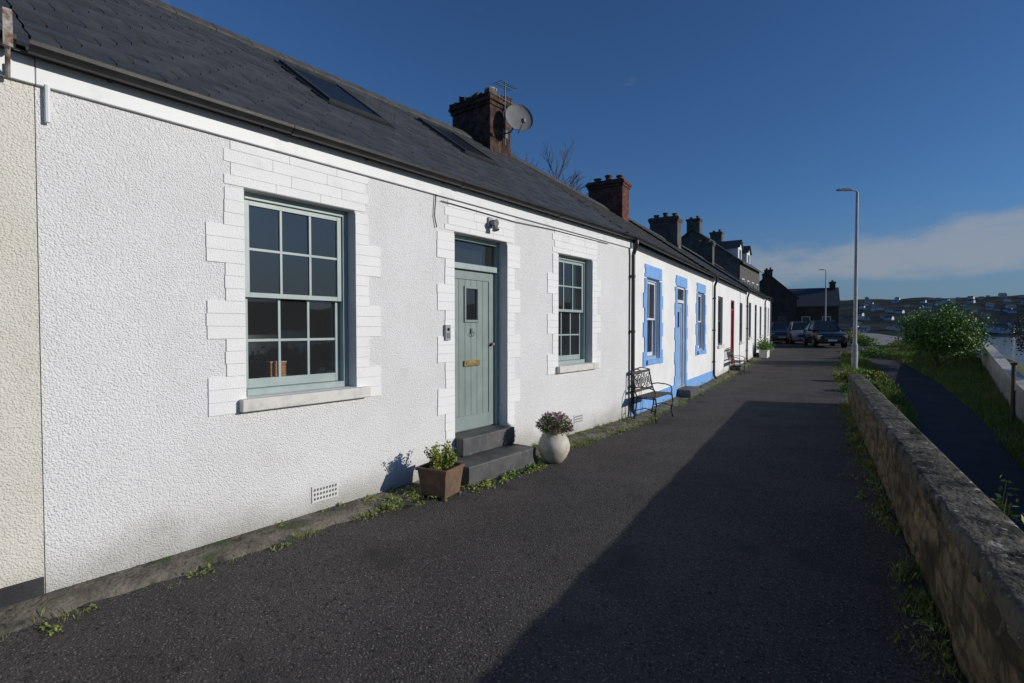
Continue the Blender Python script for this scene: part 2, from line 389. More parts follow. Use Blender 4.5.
# ------------------------------------------------------------------ simple gabled house (small or far)
def gable(mb, L, W, ze, zr, kw, kr, over=.25, x0=0, y0=0, z0=-1.5):
    mb.box(x0-W/2, x0+W/2, y0-L/2, y0+L/2, z0, ze, kw)
    for s in (-1, 1):
        y = y0+s*L/2
        mb.face([(x0-W/2, y, ze), (x0+W/2, y, ze), (x0, y, zr)], kw)
    sl = (zr-ze)/(W/2); o = over; t = .12
    for s in (-1, 1):
        ex = x0+s*(W/2+o); ez = ze-sl*o
        ya, yb = y0-L/2-o*.6, y0+L/2+o*.6
        top = [(x0, ya, zr+t), (x0, yb, zr+t), (ex, yb, ez+t), (ex, ya, ez+t)]
        bot = [(p[0], p[1], p[2]-t+.01) for p in top]
        mb.shared(top+bot, [(0, 1, 2, 3), (7, 6, 5, 4), (0, 3, 7, 4), (1, 5, 6, 2), (2, 6, 7, 3)], kr)

mb = MB(); gable(mb, 11, 7, 4, 6.5, 'farwhite', 'farroof', z0=-6)
for yy in (-3.5, 0, 3.5):
    for zz in (1, 2.6): mb.box(-3.56, -3.4, yy-.6, yy+.6, zz, zz+1.0, 'farwin')
lbl = 'small pale gabled house on the far hillside'
proto = mb.build('hillside_house', label=lbl, category='house', group='houses on the far shore')
rr = random.Random(5)
first = True
for i in range(130):
    a = R(rr.uniform(79, 95)); r = rr.choice([rr.uniform(545, 640), rr.uniform(640, 1000), rr.uniform(800, 1250), rr.uniform(900, 1250)])
    loc = (4.2+r*math.cos(a), r*math.sin(a), hillh(a, r)+.3)
    rot = a+R(rr.choice([0, 0, 90, 20, -25]))
    o = proto if first else copy_thing(proto, loc, rot)
    o.location = loc; o.rotation_euler = (0, 0, rot)
    s = rr.uniform(.4, .85); o.scale = (s, s, s*rr.uniform(.7, .95)); first = False

# ------------------------------------------------------------------ terrace houses
def facade_wall(L, openings, kw, skew0=0, kind=None, ztop=3.3, W=6.0, zr=5.42, zb=-.6):
    mb = MB()
    ys = sorted({0, L} | {v for o in openings for v in o[:2]}); zs = sorted({zb, ztop} | {v for o in openings for v in o[2:4]})
    def inside(yc, zc): return any(o[0] < yc < o[1] and o[2] < zc < o[3] for o in openings)
    for a, b in zip(ys[:-1], ys[1:]):
        for c, d in zip(zs[:-1], zs[1:]):
            if not inside((a+b)/2, (c+d)/2):
                mb.face([(0, a, c), (0, b, c), (0, b, d), (0, a, d)], kw)
    for o in openings:
        a, b, c, d = o[:4]; t = -.3
        mb.face([(0, a, c), (0, a, d), (t, a, d), (t, a, c)], kw)
        mb.face([(0, b, c), (t, b, c), (t, b, d), (0, b, d)], kw)
        mb.face([(0, a, d), (0, b, d), (t, b, d), (t, a, d)], kw)
        mb.face([(0, a, c), (t, a, c), (t, b, c), (0, b, c)], kw)
    s = W*skew0
    mb.face([(0, 0, zb), (0, 0, ztop), (-W/2, s/2, zr), (-W, s, ztop), (-W, s, zb)], kw)
    mb.face([(0, L, zb), (-W, L, zb), (-W, L, ztop), (-W/2, L, zr), (0, L, ztop)], kw)
    mb.face([(-W, s, zb), (-W, s, ztop), (-W, L, ztop), (-W, L, zb)], kw)
    return mb

def roof_mesh(L, skew0=0, W=6.0, ze=3.36, zr=5.5, over=.07, holes=(), seed=1):
    rr = random.Random(seed); mb = MB()
    h = W/2; sl = (zr-ze)/h
    def pt(v, y, up=0):
        x = over-(h+over)*v; z = zr-(x+h)*sl
        nrm = Vector((sl, 0, 1)).normalized()
        return (x+nrm.x*up, y, z+nrm.z*up)
    s = h*skew0
    mb.face([pt(0, 0), pt(0, L), pt(1, L), pt(1, s)], 'underlay')
    mb.face([(-h, s, zr), (-h, L, zr), (-W-.1, L, ze-.1*sl), (-W-.1, s*2, ze-.1*sl)], 'slate')
    mb.face([(over, 0, ze-over*sl-.03), (over, L, ze-over*sl-.03), (-.4, L, ze-.08), (-.4, 0, ze-.08)], 'underlay')
    rows = 18; w = .29
    for r in range(rows):
        v0 = r/rows; v1 = (r+1.25)/rows
        if v1 > 1: v1 = 1
        y = -(w/2 if r % 2 else 0)
        while y < L:
            ya, yb = max(y, 0)+.003, min(y+w, L)-.003
            y += w
            if yb-ya < .03: continue
            vm = (v0+v1)/2; xm = over-(h+over)*vm
            if ya < -xm*skew0: continue
            ym = (ya+yb)/2
            if any(a < ym < b and c < vm < d for a, b, c, d in holes): continue
            u0 = .025+rr.uniform(-.0015, .0025); u1 = .006
            j = rr.uniform(-.006, .006)/6
            a, b, c, d = pt(v0+j, ya, u0), pt(v0+j, yb, u0+rr.uniform(-.0012, .0012)), pt(v1, yb, u1), pt(v1, ya, u1)
            e, f = pt(v0+j, ya, .006), pt(v0+j, yb, .006)
            mb.shared([a, b, c, d, e, f], [(0, 1, 2, 3), (4, 5, 1, 0)], 'slate')
    return mb, pt

def ridge_part(par, L, s=0, zr=5.5, h=3.0):
    mb = MB(); y = s
    while y < L-.05:
        y2 = min(y+.45, L)
        for sg in (-1, 1):
            mb.shared([(-h, y+.004, zr+.075), (-h, y2-.004, zr+.075), (-h+sg*.15, y2-.004, zr-.06), (-h+sg*.15, y+.004, zr-.06),
                       (-h+sg*.15, y2-.004, zr-.085), (-h+sg*.15, y+.004, zr-.085)], [(0, 1, 2, 3), (3, 2, 4, 5)], 'ridge')
        y = y2
    return mb.build('ridge_tiles', par)

def gutter_part(par, y0, y1, z=3.32):
    mb = MB(); n = 8; x = .125; r = .058
    def seg(ya, yb, r):
        vs = []
        for y in (ya, yb):
            for i in range(n+1):
                a = math.pi*i/n; vs.append((x+r*math.cos(a), y, z-r*math.sin(a)))
            for i in range(n, -1, -1):
                a = math.pi*i/n; vs.append((x+(r-.006)*math.cos(a), y, z+.001-(r-.006)*math.sin(a)))
        k = 2*(n+1)
        mb.shared(vs, [(i, (i+1) % k, k+(i+1) % k, k+i) for i in range(k)]+[tuple(range(k)), tuple(range(2*k-1, k-1, -1))], 'gutter')
    seg(y0, y1, r); y = y0+1.6
    while y < y1-.3: seg(y, y+.07, r+.005); y += 2.0
    y = y0+.4
    while y < y1:
        mb.box(.03, x-r+.01, y, y+.025, z-.05, z-.005, 'gutter'); y += 1.0
    return mb.build('gutter', par, smooth=False)

def sash_window(par, y0, y1, z0, z1, kf, cols=3, rows=2, sill='sill', rec=.11, board=False, sash='', fw=.055, proj=.075, kfr=None):
    kfr = kfr or kf
    mb = MB(); e = .001; xf, xb = -rec, -rec-.12
    mb.box(xb, xf, y0+e, y0+fw, z0+e, z1-e, kfr); mb.box(xb, xf, y1-fw, y1-e, z0+e, z1-e, kfr)
    mb.box(xb, xf+.002, y0+fw, y1-fw, z1-fw, z1-e, kfr); mb.box(xb, xf+.012, y0+fw, y1-fw, z0+e, z0+fw, kfr)
    win = mb.build('window', par, bevel=.004)
    zm = (z0+z1)/2+.0
    ya, yb = y0+fw+.002, y1-fw-.002
    gl = MB()
    for nm, za, zb, x in (('up', zm-.02, z1-fw-.002, -rec-.02), ('lo', z0+fw+.002, zm+.02, -rec-.062)):
        sb = MB(); st = .045; t = .038
        sb.box(x-t, x, ya, ya+st, za, zb, kf); sb.box(x-t, x, yb-st, yb, za, zb, kf)
        sb.box(x-t, x-.001, ya+st, yb-st, za, za+(.04 if nm == 'up' else .075), kf)
        sb.box(x-t, x-.001, ya+st, yb-st, zb-.04, zb, kf)
        for i in range(1, cols):
            yc = ya+st+(yb-ya-2*st)*i/cols
            sb.box(x-t+.005, x-.006, yc-.011, yc+.011, za+.04, zb-.04, kf)
        for i in range(1, rows):
            zc = za+(zb-za)*i/rows
            sb.box(x-t+.006, x-.007, ya+st, yb-st, zc-.011, zc+.011, kf)
        sb.build('sash', win, bevel=.002)
        xm = x-t/2
        # each pane sits a touch differently, as old glass does
        for i in range(cols):
            for j in range(rows):
                p0 = ya+st+(yb-ya-2*st)*i/cols; p1 = ya+st+(yb-ya-2*st)*(i+1)/cols
                q0 = za+(zb-za)*j/rows; q1 = za+(zb-za)*(j+1)/rows
                d = [random.uniform(-.0022, .0022) for _ in range(3)]
                gl.face([(xm+d[0], p0, q0), (xm+d[1], p1, q0), (xm+d[1]+d[2]-d[0], p1, q1), (xm+d[2], p0, q1)], 'glass')
    gl.build('pane', win)
    if sill:
        mb = MB(); mb.box(-rec+.0, proj, y0-.06, y1+.12, z0-.10, z0-.002, sill); mb.build('sill', win, bevel=.008)
    rm = MB(); x0, x1 = -1.3, -.302  # dark box behind the glass, so the panes look unlit
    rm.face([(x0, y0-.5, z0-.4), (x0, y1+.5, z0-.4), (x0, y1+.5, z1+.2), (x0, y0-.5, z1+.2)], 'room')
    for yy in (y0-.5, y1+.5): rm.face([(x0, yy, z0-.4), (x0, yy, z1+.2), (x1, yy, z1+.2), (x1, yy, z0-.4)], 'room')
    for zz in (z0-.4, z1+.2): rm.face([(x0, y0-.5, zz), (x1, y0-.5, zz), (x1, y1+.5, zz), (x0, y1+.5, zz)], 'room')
    rm.build('dark_room_backing', win)
    if board:
        mb = MB(); mb.box(-.5, -rec-.122, y0+.002, y1-.002, z0+.004, z0+.10, 'sage'); mb.build('window_board', win)
    return win

def surround(par, y0, y1, z0, z1, zb, zt, k, wide=.285, nar=.15, t=.010, bh=.0967, phase=0, right=True, band=3, gap=.0006, bev=.004):
    mb = MB(); z = zb; i = 0
    while z < zt-.02:
        z2 = min(z+bh, zt); w = wide if ((i//band)+phase) % 2 == 0 else nar
        ws = w+random.uniform(-.005, .005); g = gap
        tt = t+random.uniform(-.001, .001)
        if z2 <= z1+.02:
            mb.box(-.02, tt, y0-ws, y0-.0015, z+g, z2-g, k)
            if right: mb.box(-.02, tt, y1+.0015, y1+w, z+g, z2-g, k)
        else:   # long painted-over lintel blocks above the opening
            zc = max(z, z1+.003); y = y0-nar+(.05 if i % 2 else 0)
            while y < y1+nar-.05:
                y2 = min(y+random.uniform(.38, .5), y1+nar)
                mb.box(.0005, tt-.003, y+.0006, y2-.0006, zc+g, z2-g, k); y = y2
        z = z2; i += 1
    return mb.build('window_surround' if zb > .9 else 'door_surround', par, bevel=bev)

def downpipe(par, y, z0=.1, z1=3.27, k='gutter'):
    mb = MB(); x = .06; r = .036
    mb.tube([(.125, y, z1), (.125, y, z1-.07), (x, y, z1-.25), (x, y, z0+.1), (x+.07, y, z0)], r, k, 10)
    for z in (.6, 1.6, 2.6):
        mb.cyl((x, y, z), (x, y, z+.05), r+.008, r+.008, k, 10); mb.box(0, x, y-.05, y+.05, z+.01, z+.04, k)
    return mb.build('downpipe', par, smooth=False)

def chimney(par, x0, x1, y0, y1, z1, k, pots, cor='brick', zb=4.6, rough=0, pk='pot'):
    mb = MB()
    mb.box(x0, x1, y0, y1, zb, z1-.22, k)
    if rough:
        # crumbling oversailing courses and mortar haunching, brick by brick
        for zc, o in ((z1-.22, .03), (z1-.145, .06), (z1-.07, .045)):
            x = x0-o
            while x < x1+o-.03:
                x2 = min(x+random.uniform(.19, .25), x1+o)
                for ya, yb in ((y0-o, y0+.2), (y0+.202, y1-.2), (y1-.198, y1+o)):
                    if random.random() < .93: mb.box(x+.003, x2-.003, ya, yb, zc, zc+.07, k, j=.008)
                x = x2
        for i in range(9):
            for j in range(4):
                xx = x0+(x1-x0)*(i+.5)/9; yy = y0+(y1-y0)*(j+.5)/4; hh = random.uniform(.0, .12)
                mb.box(xx-.08, xx+.08, yy-.1, yy+.1, z1-.06, z1-.02+hh, k if random.random() < .5 else 'render_grey', j=.025)
    else:
        mb.box(x0-.035, x1+.035, y0-.035, y1+.035, z1-.22, z1-.14, cor)
        mb.box(x0-.07, x1+.07, y0-.07, y1+.07, z1-.14, z1-.05, cor)
        mb.box(x0-.03, x1+.03, y0-.03, y1+.03, z1-.05, z1, 'render_grey')
    c = mb.build('chimney', par, bevel=.010)
    n = pots
    for i in range(n):
        xx = x0+(x1-x0)*(i+.5)/n; yy = (y0+y1)/2
        pm = MB(); h = .17+.06*(i % 2)
        pm.lathe([(.0, 0), (.13, 0), (.12, .05), (.10, .08), (.105, h-.04), (.13, h-.03), (.13, h), (.09, h), (.085, .05)], (xx, yy, z1), 'palepot' if (rough and i) else pk, 14)
        pm.build('chimney_pot', c, smooth=True)
    return c

def skylight(par, pt, y0, y1, v0, v1, up=.05):
    mb = MB()
    def bar(ya, yb, va, vb, u, k, ub=.0):
        vs = [pt(v, y, uu) for uu in (ub, u) for v in (va, vb) for y in (ya, yb)]
        mb.shared(vs, [(0, 1, 3, 2), (4, 6, 7, 5), (0, 4, 5, 1), (1, 5, 7, 3), (3, 7, 6, 2), (2, 6, 4, 0)], k)
    f = .05; fv = f/3.7
    bar(y0, y0+f, v0, v1, .060, 'skyframe'); bar(y1-f, y1, v0, v1, .060, 'skyframe')
    bar(y0+f, y1-f, v0, v0+fv, .058, 'skyframe'); bar(y0+f, y1-f, v1-fv*1.6, v1, .066, 'skyframe')
    bar(y0-.06, y0, v0-.015, v1+.01, .028, 'gutter'); bar(y1, y1+.06, v0-.015, v1+.01, .028, 'gutter')
    bar(y0-.06, y1+.06, v0-.03, v0-.001, .026, 'gutter')
    o = mb.build('skylight', par)
    g = MB(); g.face([pt(v0+fv, y0+f, .045), pt(v0+fv, y1-f, .045), pt(v1-fv, y1-f, .045), pt(v1-fv, y0+f, .045)], 'skyglass')
    g.build('pane', o)
    return o

# ---- cottage with grey green door
H1 = empty('cottage', (0, .755, 0), 0, 'white roughcast cottage with sage green door and sash windows', 'house')
oy = .755; L1 = 8.145
W1 = (1.976-oy, 2.996-oy, 1.13, 2.78); D1 = (4.32-oy, 5.28-oy, .43, 2.78); W2 = (6.48-oy, 7.48-oy, 1.13, 2.78)
facade_wall(L1, [W1, D1, W2], 'roughcast').build('wall', H1)
sk = [(3.62-oy, 4.48-oy, .47, .84), (6.02-oy, 6.80-oy, .49, .84)]
rm, pt = roof_mesh(L1, holes=sk, seed=3)
roof1 = rm.build('roof', H1)
for s in sk: skylight(H1, pt, *s)
ridge_part(H1, L1)
gutter_part(H1, -.05, L1)
mb = MB(); mb.box(.001, .03, 0, L1, 3.13, 3.31, 'fascia'); mb.build('fascia', H1, bevel=.004)
sash_window(H1, *W1, 'sage', board=True); sash_window(H1, *W2, 'sage')
surround(H1, *W1[:2], 1.13, 2.78, 1.02, 3.12, 'smoothwhite')
surround(H1, *W2[:2], 1.13, 2.78, 1.02, 3.12, 'smoothwhite')
surround(H1, *D1[:2], .43, 2.78, .43, 3.12, 'smoothwhite', wide=.27, phase=1)
downpipe(H1, L1-.02)
def door(par, a, b, z0, z1, kd, kframe, rec=.15, transom=.30, glass=True, planks=6):
    mb = MB(); fw = .05; xf = -rec+.02
    mb.box(xf-.09, xf, a+.001, a+fw, z0, z1-.001, kframe); mb.box(xf-.09, xf, b-fw, b-.001, z0, z1-.001, kframe)
    mb.box(xf-.09, xf+.002, a+fw, b-fw, z1-fw, z1-.001, kframe)
    zt = z1-transom-.05
    mb.box(xf-.09, xf+.01, a+fw, b-fw, zt-.04, zt+.03, kframe)
    d = mb.build('door', par, bevel=.004)
    lf = MB(); x1 = -rec-.02; x0 = x1-.045; ya, yb = a+fw+.004, b-fw-.004; za, zb = z0+.012, zt-.044
    st = .1
    lf.box(x0, x1, ya, ya+st, za, zb, kd); lf.box(x0, x1, yb-st, yb, za, zb, kd)
    lf.box(x0, x1-.001, ya+st, yb-st, za, za+.17, kd); lf.box(x0, x1-.001, ya+st, yb-st, zb-.11, zb, kd)
    w = (yb-ya-2*st)/planks; pw = (yb-ya)
    i0, i1 = 2, 4
    gy0, gy1, gz0, gz1 = ya+st+w*i0-.02, ya+st+w*i1+.02, zb-.60, zb-.22
    for i in range(planks):
        p0, p1 = ya+st+w*i+.002, ya+st+w*(i+1)-.002
        if glass and i0 <= i < i1:
            lf.box(x0+.01, x1-.012, p0, p1, za+.17, gz0-.03, kd); lf.box(x0+.01, x1-.012, p0, p1, gz1+.03, zb-.11, kd)
        else: lf.box(x0+.01, x1-.012, p0, p1, za+.17, zb-.11, kd)
    if glass:
        lf.box(x0, x1+.008, gy0, gy0+.025, gz0-.03, gz1+.03, kd); lf.box(x0, x1+.008, gy1-.025, gy1, gz0-.03, gz1+.03, kd)
        lf.box(x0, x1+.007, gy0+.025, gy1-.025, gz0-.03, gz0, kd); lf.box(x0, x1+.007, gy0+.025, gy1-.025, gz1, gz1+.03, kd)
    lf.build('door_leaf', d, bevel=.003)
    g = MB()
    g.face([(xf-.05, a+fw, zt+.03), (xf-.05, b-fw, zt+.03), (xf-.05, b-fw, z1-fw), (xf-.05, a+fw, z1-fw)], 'glass')
    if glass: g.face([(x1-.02, gy0, gz0), (x1-.02, gy1, gz0), (x1-.02, gy1, gz1), (x1-.02, gy0, gz1)], 'glass')
    g.build('pane', d)
    bk = MB(); bk.box(-.33, -.31, a-.05, b+.05, z0, z1+.1, 'room'); bk.build('dark_room_backing', d)  # dark panel in place of the unlit hall
    return d, ya, yb, za, zb, x1
d, ya, yb, za, zb, x1 = door(H1, *D1, 'sagedoor', 'sage')
mb = MB(); yc = (ya+yb)/2
mb.box(x1-.002, x1+.012, yc-.14, yc+.14, 1.22, 1.29, 'brass'); mb.box(x1+.012, x1+.016, yc-.11, yc+.11, 1.235, 1.275, 'brass')
mb.build('letter_plate', d, bevel=.003)
mb = MB(); mb.cyl((x1-.005, yb-.06, 1.48), (x1+.012, yb-.06, 1.48), .025, .025, 'steel', 14); mb.cyl((x1+.012, yb-.06, 1.48), (x1+.05, yb-.06, 1.48), .012, .02, 'steel', 12)
mb.build('door_handle', d, smooth=False)
mb = MB(); mb.cyl((x1-.005, ya+.06, 1.66), (x1+.012, ya+.06, 1.66), .015, .015, 'steel', 12); mb.build('door_lock', d)
mb = MB(); mb.box(x1-.001, x1+.008, yc-.015, yc+.015, 1.62, 1.68, 'steel'); mb.ring((x1+.014, yc, 1.61), .026, .005, 'steel', 'x')
mb.build('door_knocker', d)
mb2 = MB(); mb2.box(-.2, .13, D1[0]+.002, D1[1]-.002, .224, .431, 'step'); mb2.build('door_step', H1, bevel=.012)
mb3 = MB(); mb3.box(.001, .47, 4.05-oy, 5.27-oy, -.05, .222, 'step'); mb3.build('door_step', H1, bevel=.014)
# fittings
mb = MB(); mb.box(.0, .035, 4.15-oy, 4.23-oy, 1.55, 1.72, 'ventgrey'); mb.cyl((.035, 4.19-oy, 1.67), (.042, 4.19-oy, 1.67), .018, .018, 'dark', 12)
mb.box(.035, .038, 4.165-oy, 4.215-oy, 1.57, 1.63, 'steel')
mb.build('doorbell', H1, bevel=.008)
mb = MB(); yl = 4.93-oy
mb.box(.003, .035, yl-.04, yl+.04, 2.91, 3.03, 'ventgrey'); mb.cyl((.03, yl, 2.97), (.12, yl, 2.955), .032, .045, 'steel', 12)
mb.cyl((.08, yl+.01, 2.95), (.10, yl+.01, 2.87), .025, .045, 'dish', 12)
mb.build('wall_lamp', H1)
for yv, zv in ((2.66, .15), (7.06, .21)):
    mb = MB(); yv -= oy
    mb.box(.001, .010, yv-.13, yv+.13, zv, zv+.14, 'ventwhite')
    for i in range(8):
        for j in range(3):
            a = yv-.116+i*.03; c = zv+.016+j*.040
            b_, c_ = a+.017, c+.014
            mb.face([(.0112, a, c), (.0112, b_, c), (.0112, b_+.004, c_+.008), (.0112, a+.004, c_+.008)], 'ventslot')  # flat dark quads stand in for the shaded slot openings
    mb.build('air_vent', H1)
mb = MB()
mb.tube([(.02, 4.02-oy, 3.13), (.018, 4.0-oy, 2.9), (.02, 4.03-oy, 2.78)], .006, 'gutter')
mb.tube([(.018, 4.1-oy, 3.08), (.02, 5.4-oy, 3.06), (.018, 6.3-oy, 3.09), (.018, 8.0-oy, 3.10)], .005, 'gutter')
mb.build('wall_cable', H1)
mb = MB(); mb.tube([(.03, .05, 3.14), (.03, .05, 2.98), (.03, .05, 2.92)], .015, 'fascia', 8); mb.build('pipe_stub', H1)
ch1 = chimney(H1, -3.52, -2.5, 7.9-oy, 8.55-oy, 6.28, 'brick', 2, rough=1)

# ---- cream neighbour
H0 = empty('cottage', (0, -8.2, 0), 0, 'cream roughcast cottage with black plinth', 'house')
L0 = 8.95; W0 = (5.0, 6.0, 1.13, 2.78); W00 = (1.2, 2.2, 1.13, 2.78)
facade_wall(L0, [W0, W00], 'cream').build('wall', H0)
roof_mesh(L0, seed=9)[0].build('roof', H0); ridge_part(H0, L0); gutter_part(H0, 0, L0-.1)
sash_window(H0, *W0, 'whitepaint'); sash_window(H0, *W00, 'whitepaint')
mb = MB(); mb.box(-.01, .018, 0, L0-.005, -.1, .17, 'blackplinth'); mb.build('plinth', H0, bevel=.004)
mb = MB(); mb.box(.001, .03, 0, L0, 3.13, 3.31, 'fascia'); mb.build('fascia', H0)
mb = MB(); mb.box(.188, .205, L0-.16, L0-.12, 3.24, 3.44, 'rust', j=.004)
mb.tube([(.05, L0-.12, 3.2), (.05, L0-.12, 3.12), (.19, L0-.14, 3.26)], .012, 'rust', 8)
mb.build('gutter_bracket', H0)

# ---- terrace beyond the bend
def place(t): return (-t*math.sin(A2), 8.9+t*math.cos(A2))
def row_house(t, L, name, label, base, kw, wins, dr, kf, kd, ksur=None, ch=None, plinth=None, cols=2, glassdoor=True, steps=True, seed=1, sills='sill', dp=True, kfr=None):
    x, y = place(t); H = empty(name, (x, y, base), A2, label, 'house')
    ops = [(a, b, 1.05, 2.70) for a, b in wins]+([(dr[0], dr[1], .22, 2.70)] if dr else [])
    facade_wall(L, ops, kw, skew0=math.tan(A2) if t == 0 else 0).build('wall', H)
    roof_mesh(L, skew0=math.tan(A2) if t == 0 else 0, seed=seed)[0].build('roof', H)
    ridge_part(H, L, .4 if t == 0 else 0); gutter_part(H, 0, L)
    mb = MB(); mb.box(.001, .03, .001, L, 3.15, 3.31, 'gutter'); mb.build('fascia', H)
    for a, b in wins:
        sash_window(H, a, b, 1.05, 2.70, kf, cols=cols, rows=1 if cols == 2 else 2, sill=ksur or sills, proj=.06, rec=.06, kfr=kfr)
        if ksur: surround(H, a, b, 1.05, 2.70, .93, 2.95, ksur, wide=.24, nar=.15, t=.02, gap=-.0005, bev=0)
    if dr:
        door(H, dr[0], dr[1], .22, 2.70, kd, kf if kd != 'red' else 'red', glass=glassdoor, rec=.05)
        if ksur: surround(H, dr[0], dr[1], .22, 2.70, .25, 2.95, ksur, wide=.22, nar=.15, t=.02, gap=-.0005, bev=0)
        mb = MB(); mb.box(-.2, .35, dr[0]-.05, dr[1]+.05, -.3, .218, 'step'); mb.build('door_step', H, bevel=.01)
    if plinth:
        mb = MB(); segs = [(0.002, dr[0]-.06), (dr[1]+.06, L-.002)] if dr else [(0, L)]
        for a, b in segs: mb.box(-.01, .03, a, b, -.3, .34, plinth)
        mb.build('plinth', H, bevel=.004)
    if dp: downpipe(H, L-.1)
    if ch: chimney(H, *ch[:5], ch[5], ch[6], ch[7])
    return H
H2 = row_house(0, 8.3, 'cottage', 'white cottage with bright blue window surrounds and plinth', 0.0, 'whitefar', [(1.0, 1.95), (5.9, 6.85)], (3.5, 4.4), 'whitepaint', 'bluedoor', 'blue',
               (-3.6, -2.45, 6.7, 7.35, 6.4, 'redbrick', 3, 'redbrick'), 'blue', seed=21, kfr='bluedoor')
H3 = row_house(8.302, 8.3, 'cottage', 'white cottage with dark red front door', .06, 'whitefar', [(.9, 1.85), (6.1, 7.0)], (3.7, 4.6), 'greypaint', 'red', None,
               (-3.6, -2.4, 5.4, 6.1, 6.45, 'render_grey', 3, 'render_grey'), None, seed=22, cols=2, glassdoor=False)
H4 = row_house(16.604, 8.3, 'cottage', 'white cottage with grey sash windows', .2, 'whitefar', [(.9, 1.85), (5.8, 6.75)], (3.4, 4.3), 'greypaint', 'greypaint', None,
               (-3.55, -2.45, 5.6, 6.2, 6.4, 'render_grey', 2, 'render_grey'), None, seed=23)
H5 = row_house(24.906, 4.0, 'cottage', 'narrow white end cottage at the end of the terrace', .28, 'whitefar', [(2.3, 3.1)], (.7, 1.5), 'whitepaint', 'greypaint', None,
               None, None, seed=24)

# ------------------------------------------------------------------ taller houses beyond the row
def one_window(H, x, yy, zz, w=.9, h=1.4, s=1):
    mb = MB()
    mb.box(min(x, x+s*.03), max(x, x+s*.03), yy-w/2, yy+w/2, zz, zz+h, 'whitepaint')
    mb.box(min(x+s*.03, x+s*.04), max(x+s*.03, x+s*.04), yy-w/2+.08, yy+w/2-.08, zz+.08, zz+h-.08, 'farwin')
    mb.build('window', H)
def bighouse(name, label, loc, rot, L, W, ze, zr, kw, wins, stacks, dormer=False, kch='brick'):
    H = empty(name, loc, rot, label, 'house')
    mb = MB(); gable(mb, L, W, ze, zr, kw, 'slate'); mb.build('wall', H)
    if dormer:
        for yy in dormer:
            db = MB()
            db.box(W/2-1.9, W/2-.5, yy-.7, yy+.7, ze+.3, ze+1.35, 'whitefar')
            db.face([(W/2-.5, yy-.7, ze+1.35), (W/2-.5, yy+.7, ze+1.35), (W/2-.5, yy, ze+1.95)], 'whitefar')
            for s in (-1, 1): db.face([(W/2-.35, yy, ze+2.0), (W/2-.35, yy+s*.85, ze+1.28), (W/2-2.4, yy+s*.85, ze+1.28), (W/2-2.4, yy, ze+2.0)], 'slate')
            db.build('dormer', H)
            one_window(H, W/2-.5, yy, ze+.42, .8, .85)
    for i in range(wins):
        yy = -L/2+1.2+i*(L-2.4)/(wins-1)
        for zz in ((.9, 3.6) if ze > 4.6 else (.9,)): one_window(H, W/2, yy, zz)
        one_window(H, -W/2, yy, .9, s=-1)
    for s in (-1, 1):
        for xx in (-W/4, W/4):
            y = s*L/2
            for zz in ((.9, 3.5) if ze > 4.6 else (.9, )):
                mb = MB(); mb.box(xx-.45, xx+.45, min(y, y+s*.03), max(y, y+s*.03), zz, zz+1.4, 'farwin'); mb.build('window', H)
    for (cx, cy, w, l, zt) in stacks: chimney(H, cx-w/2, cx+w/2, cy-l/2, cy+l/2, zt, kch, 2, kch, zb=ze)
    return H
bighouse('two_storey_house', 'two-storey house with dormers, dark slate roof and tall chimneys', (-10.4, 45.6, .5), R(4), 8.6, 7.0, 6.2, 8.9, 'render_grey', 4,
         [(0, -3.8, 1.0, .7, 9.8), (0, 3.7, 1.0, .7, 9.9)], (-1.7, 1.9), 'render_grey')
bighouse('stone_house', 'dark brown stone house with slate gable and chimneys', (-10.4, 68, .8), R(14), 8, 5.6, 4.3, 6.9, 'stonehouse', 3,
         [(0, 3.5, .9, .6, 7.7), (0, -3.4, .8, .5, 7.5)], None, 'stonehouse')
bighouse('stone_house', 'dark brown stone house with long slate roof and end chimney', (-7.2, 73.5, .8), R(100), 6.6, 5.5, 3.6, 5.7, 'stonehouse', 3,
         [(0, -2.8, .9, .6, 6.5)], None, 'stonehouse')

# ------------------------------------------------------------------ low stone wall beside the lane
mb = MB(); wd = .26
Tw = Matrix.Translation((xw(0), 0, 0)) @ Matrix.Rotation(math.atan(.1405), 4, 'Z')
Lw = 13.83; s0 = -7.0; HC = -.025
nseg = 420; vs = []
prof = [(.0, -1.2), (.0, -.1), (0, .05), (0, .11), (0, .17), (0, .23), (0, .29), (0, .35), (0, .41), (0, .47), (0, .53), (0, .58), (wd, .58), (wd, .3), (wd, 0), (wd, -.3), (wd, -.7), (wd, -1.2)]
for i in range(nseg+1):
    s = s0+(Lw-s0)*i/nseg
    for (x, z) in prof:
        d = noise.noise(Vector((s*3, z*5, x*9)))*.020+noise.noise(Vector((s*9, z*14, x*9)))*.018+noise.noise(Vector((s*22, z*26, x*9)))*.008
        vs.append(Tw @ Vector((x+(d if x == 0 else -d), s, z)))
n = len(prof)
fs = [(j*n+i, (j+1)*n+i, (j+1)*n+i+1, j*n+i+1) for j in range(nseg) for i in range(n-1)]
fs += [tuple(range(n)), tuple(range((nseg+1)*n-1, nseg*n-1, -1))]
mb.shared(vs, fs, 'stonewall')
lw = mb.build('stone_wall', smooth=True, label='low weathered stone wall with lichen-spotted coping beside the lane', category='wall')
mb = MB(); nseg = 800; vs = []
cp = ((-.004, .585), (-.012, .61), (-.014, .64), (-.010, .680), (-.002, .696), (.02, .701), (.06, .702), (.10, .703), (.14, .703), (.18, .702), (wd-.02, .701), (wd+.002, .694), (wd+.009, .66), (wd+.006, .585))
joints = []; s = s0
while s < Lw: s += random.uniform(.45, .95); joints.append(s)
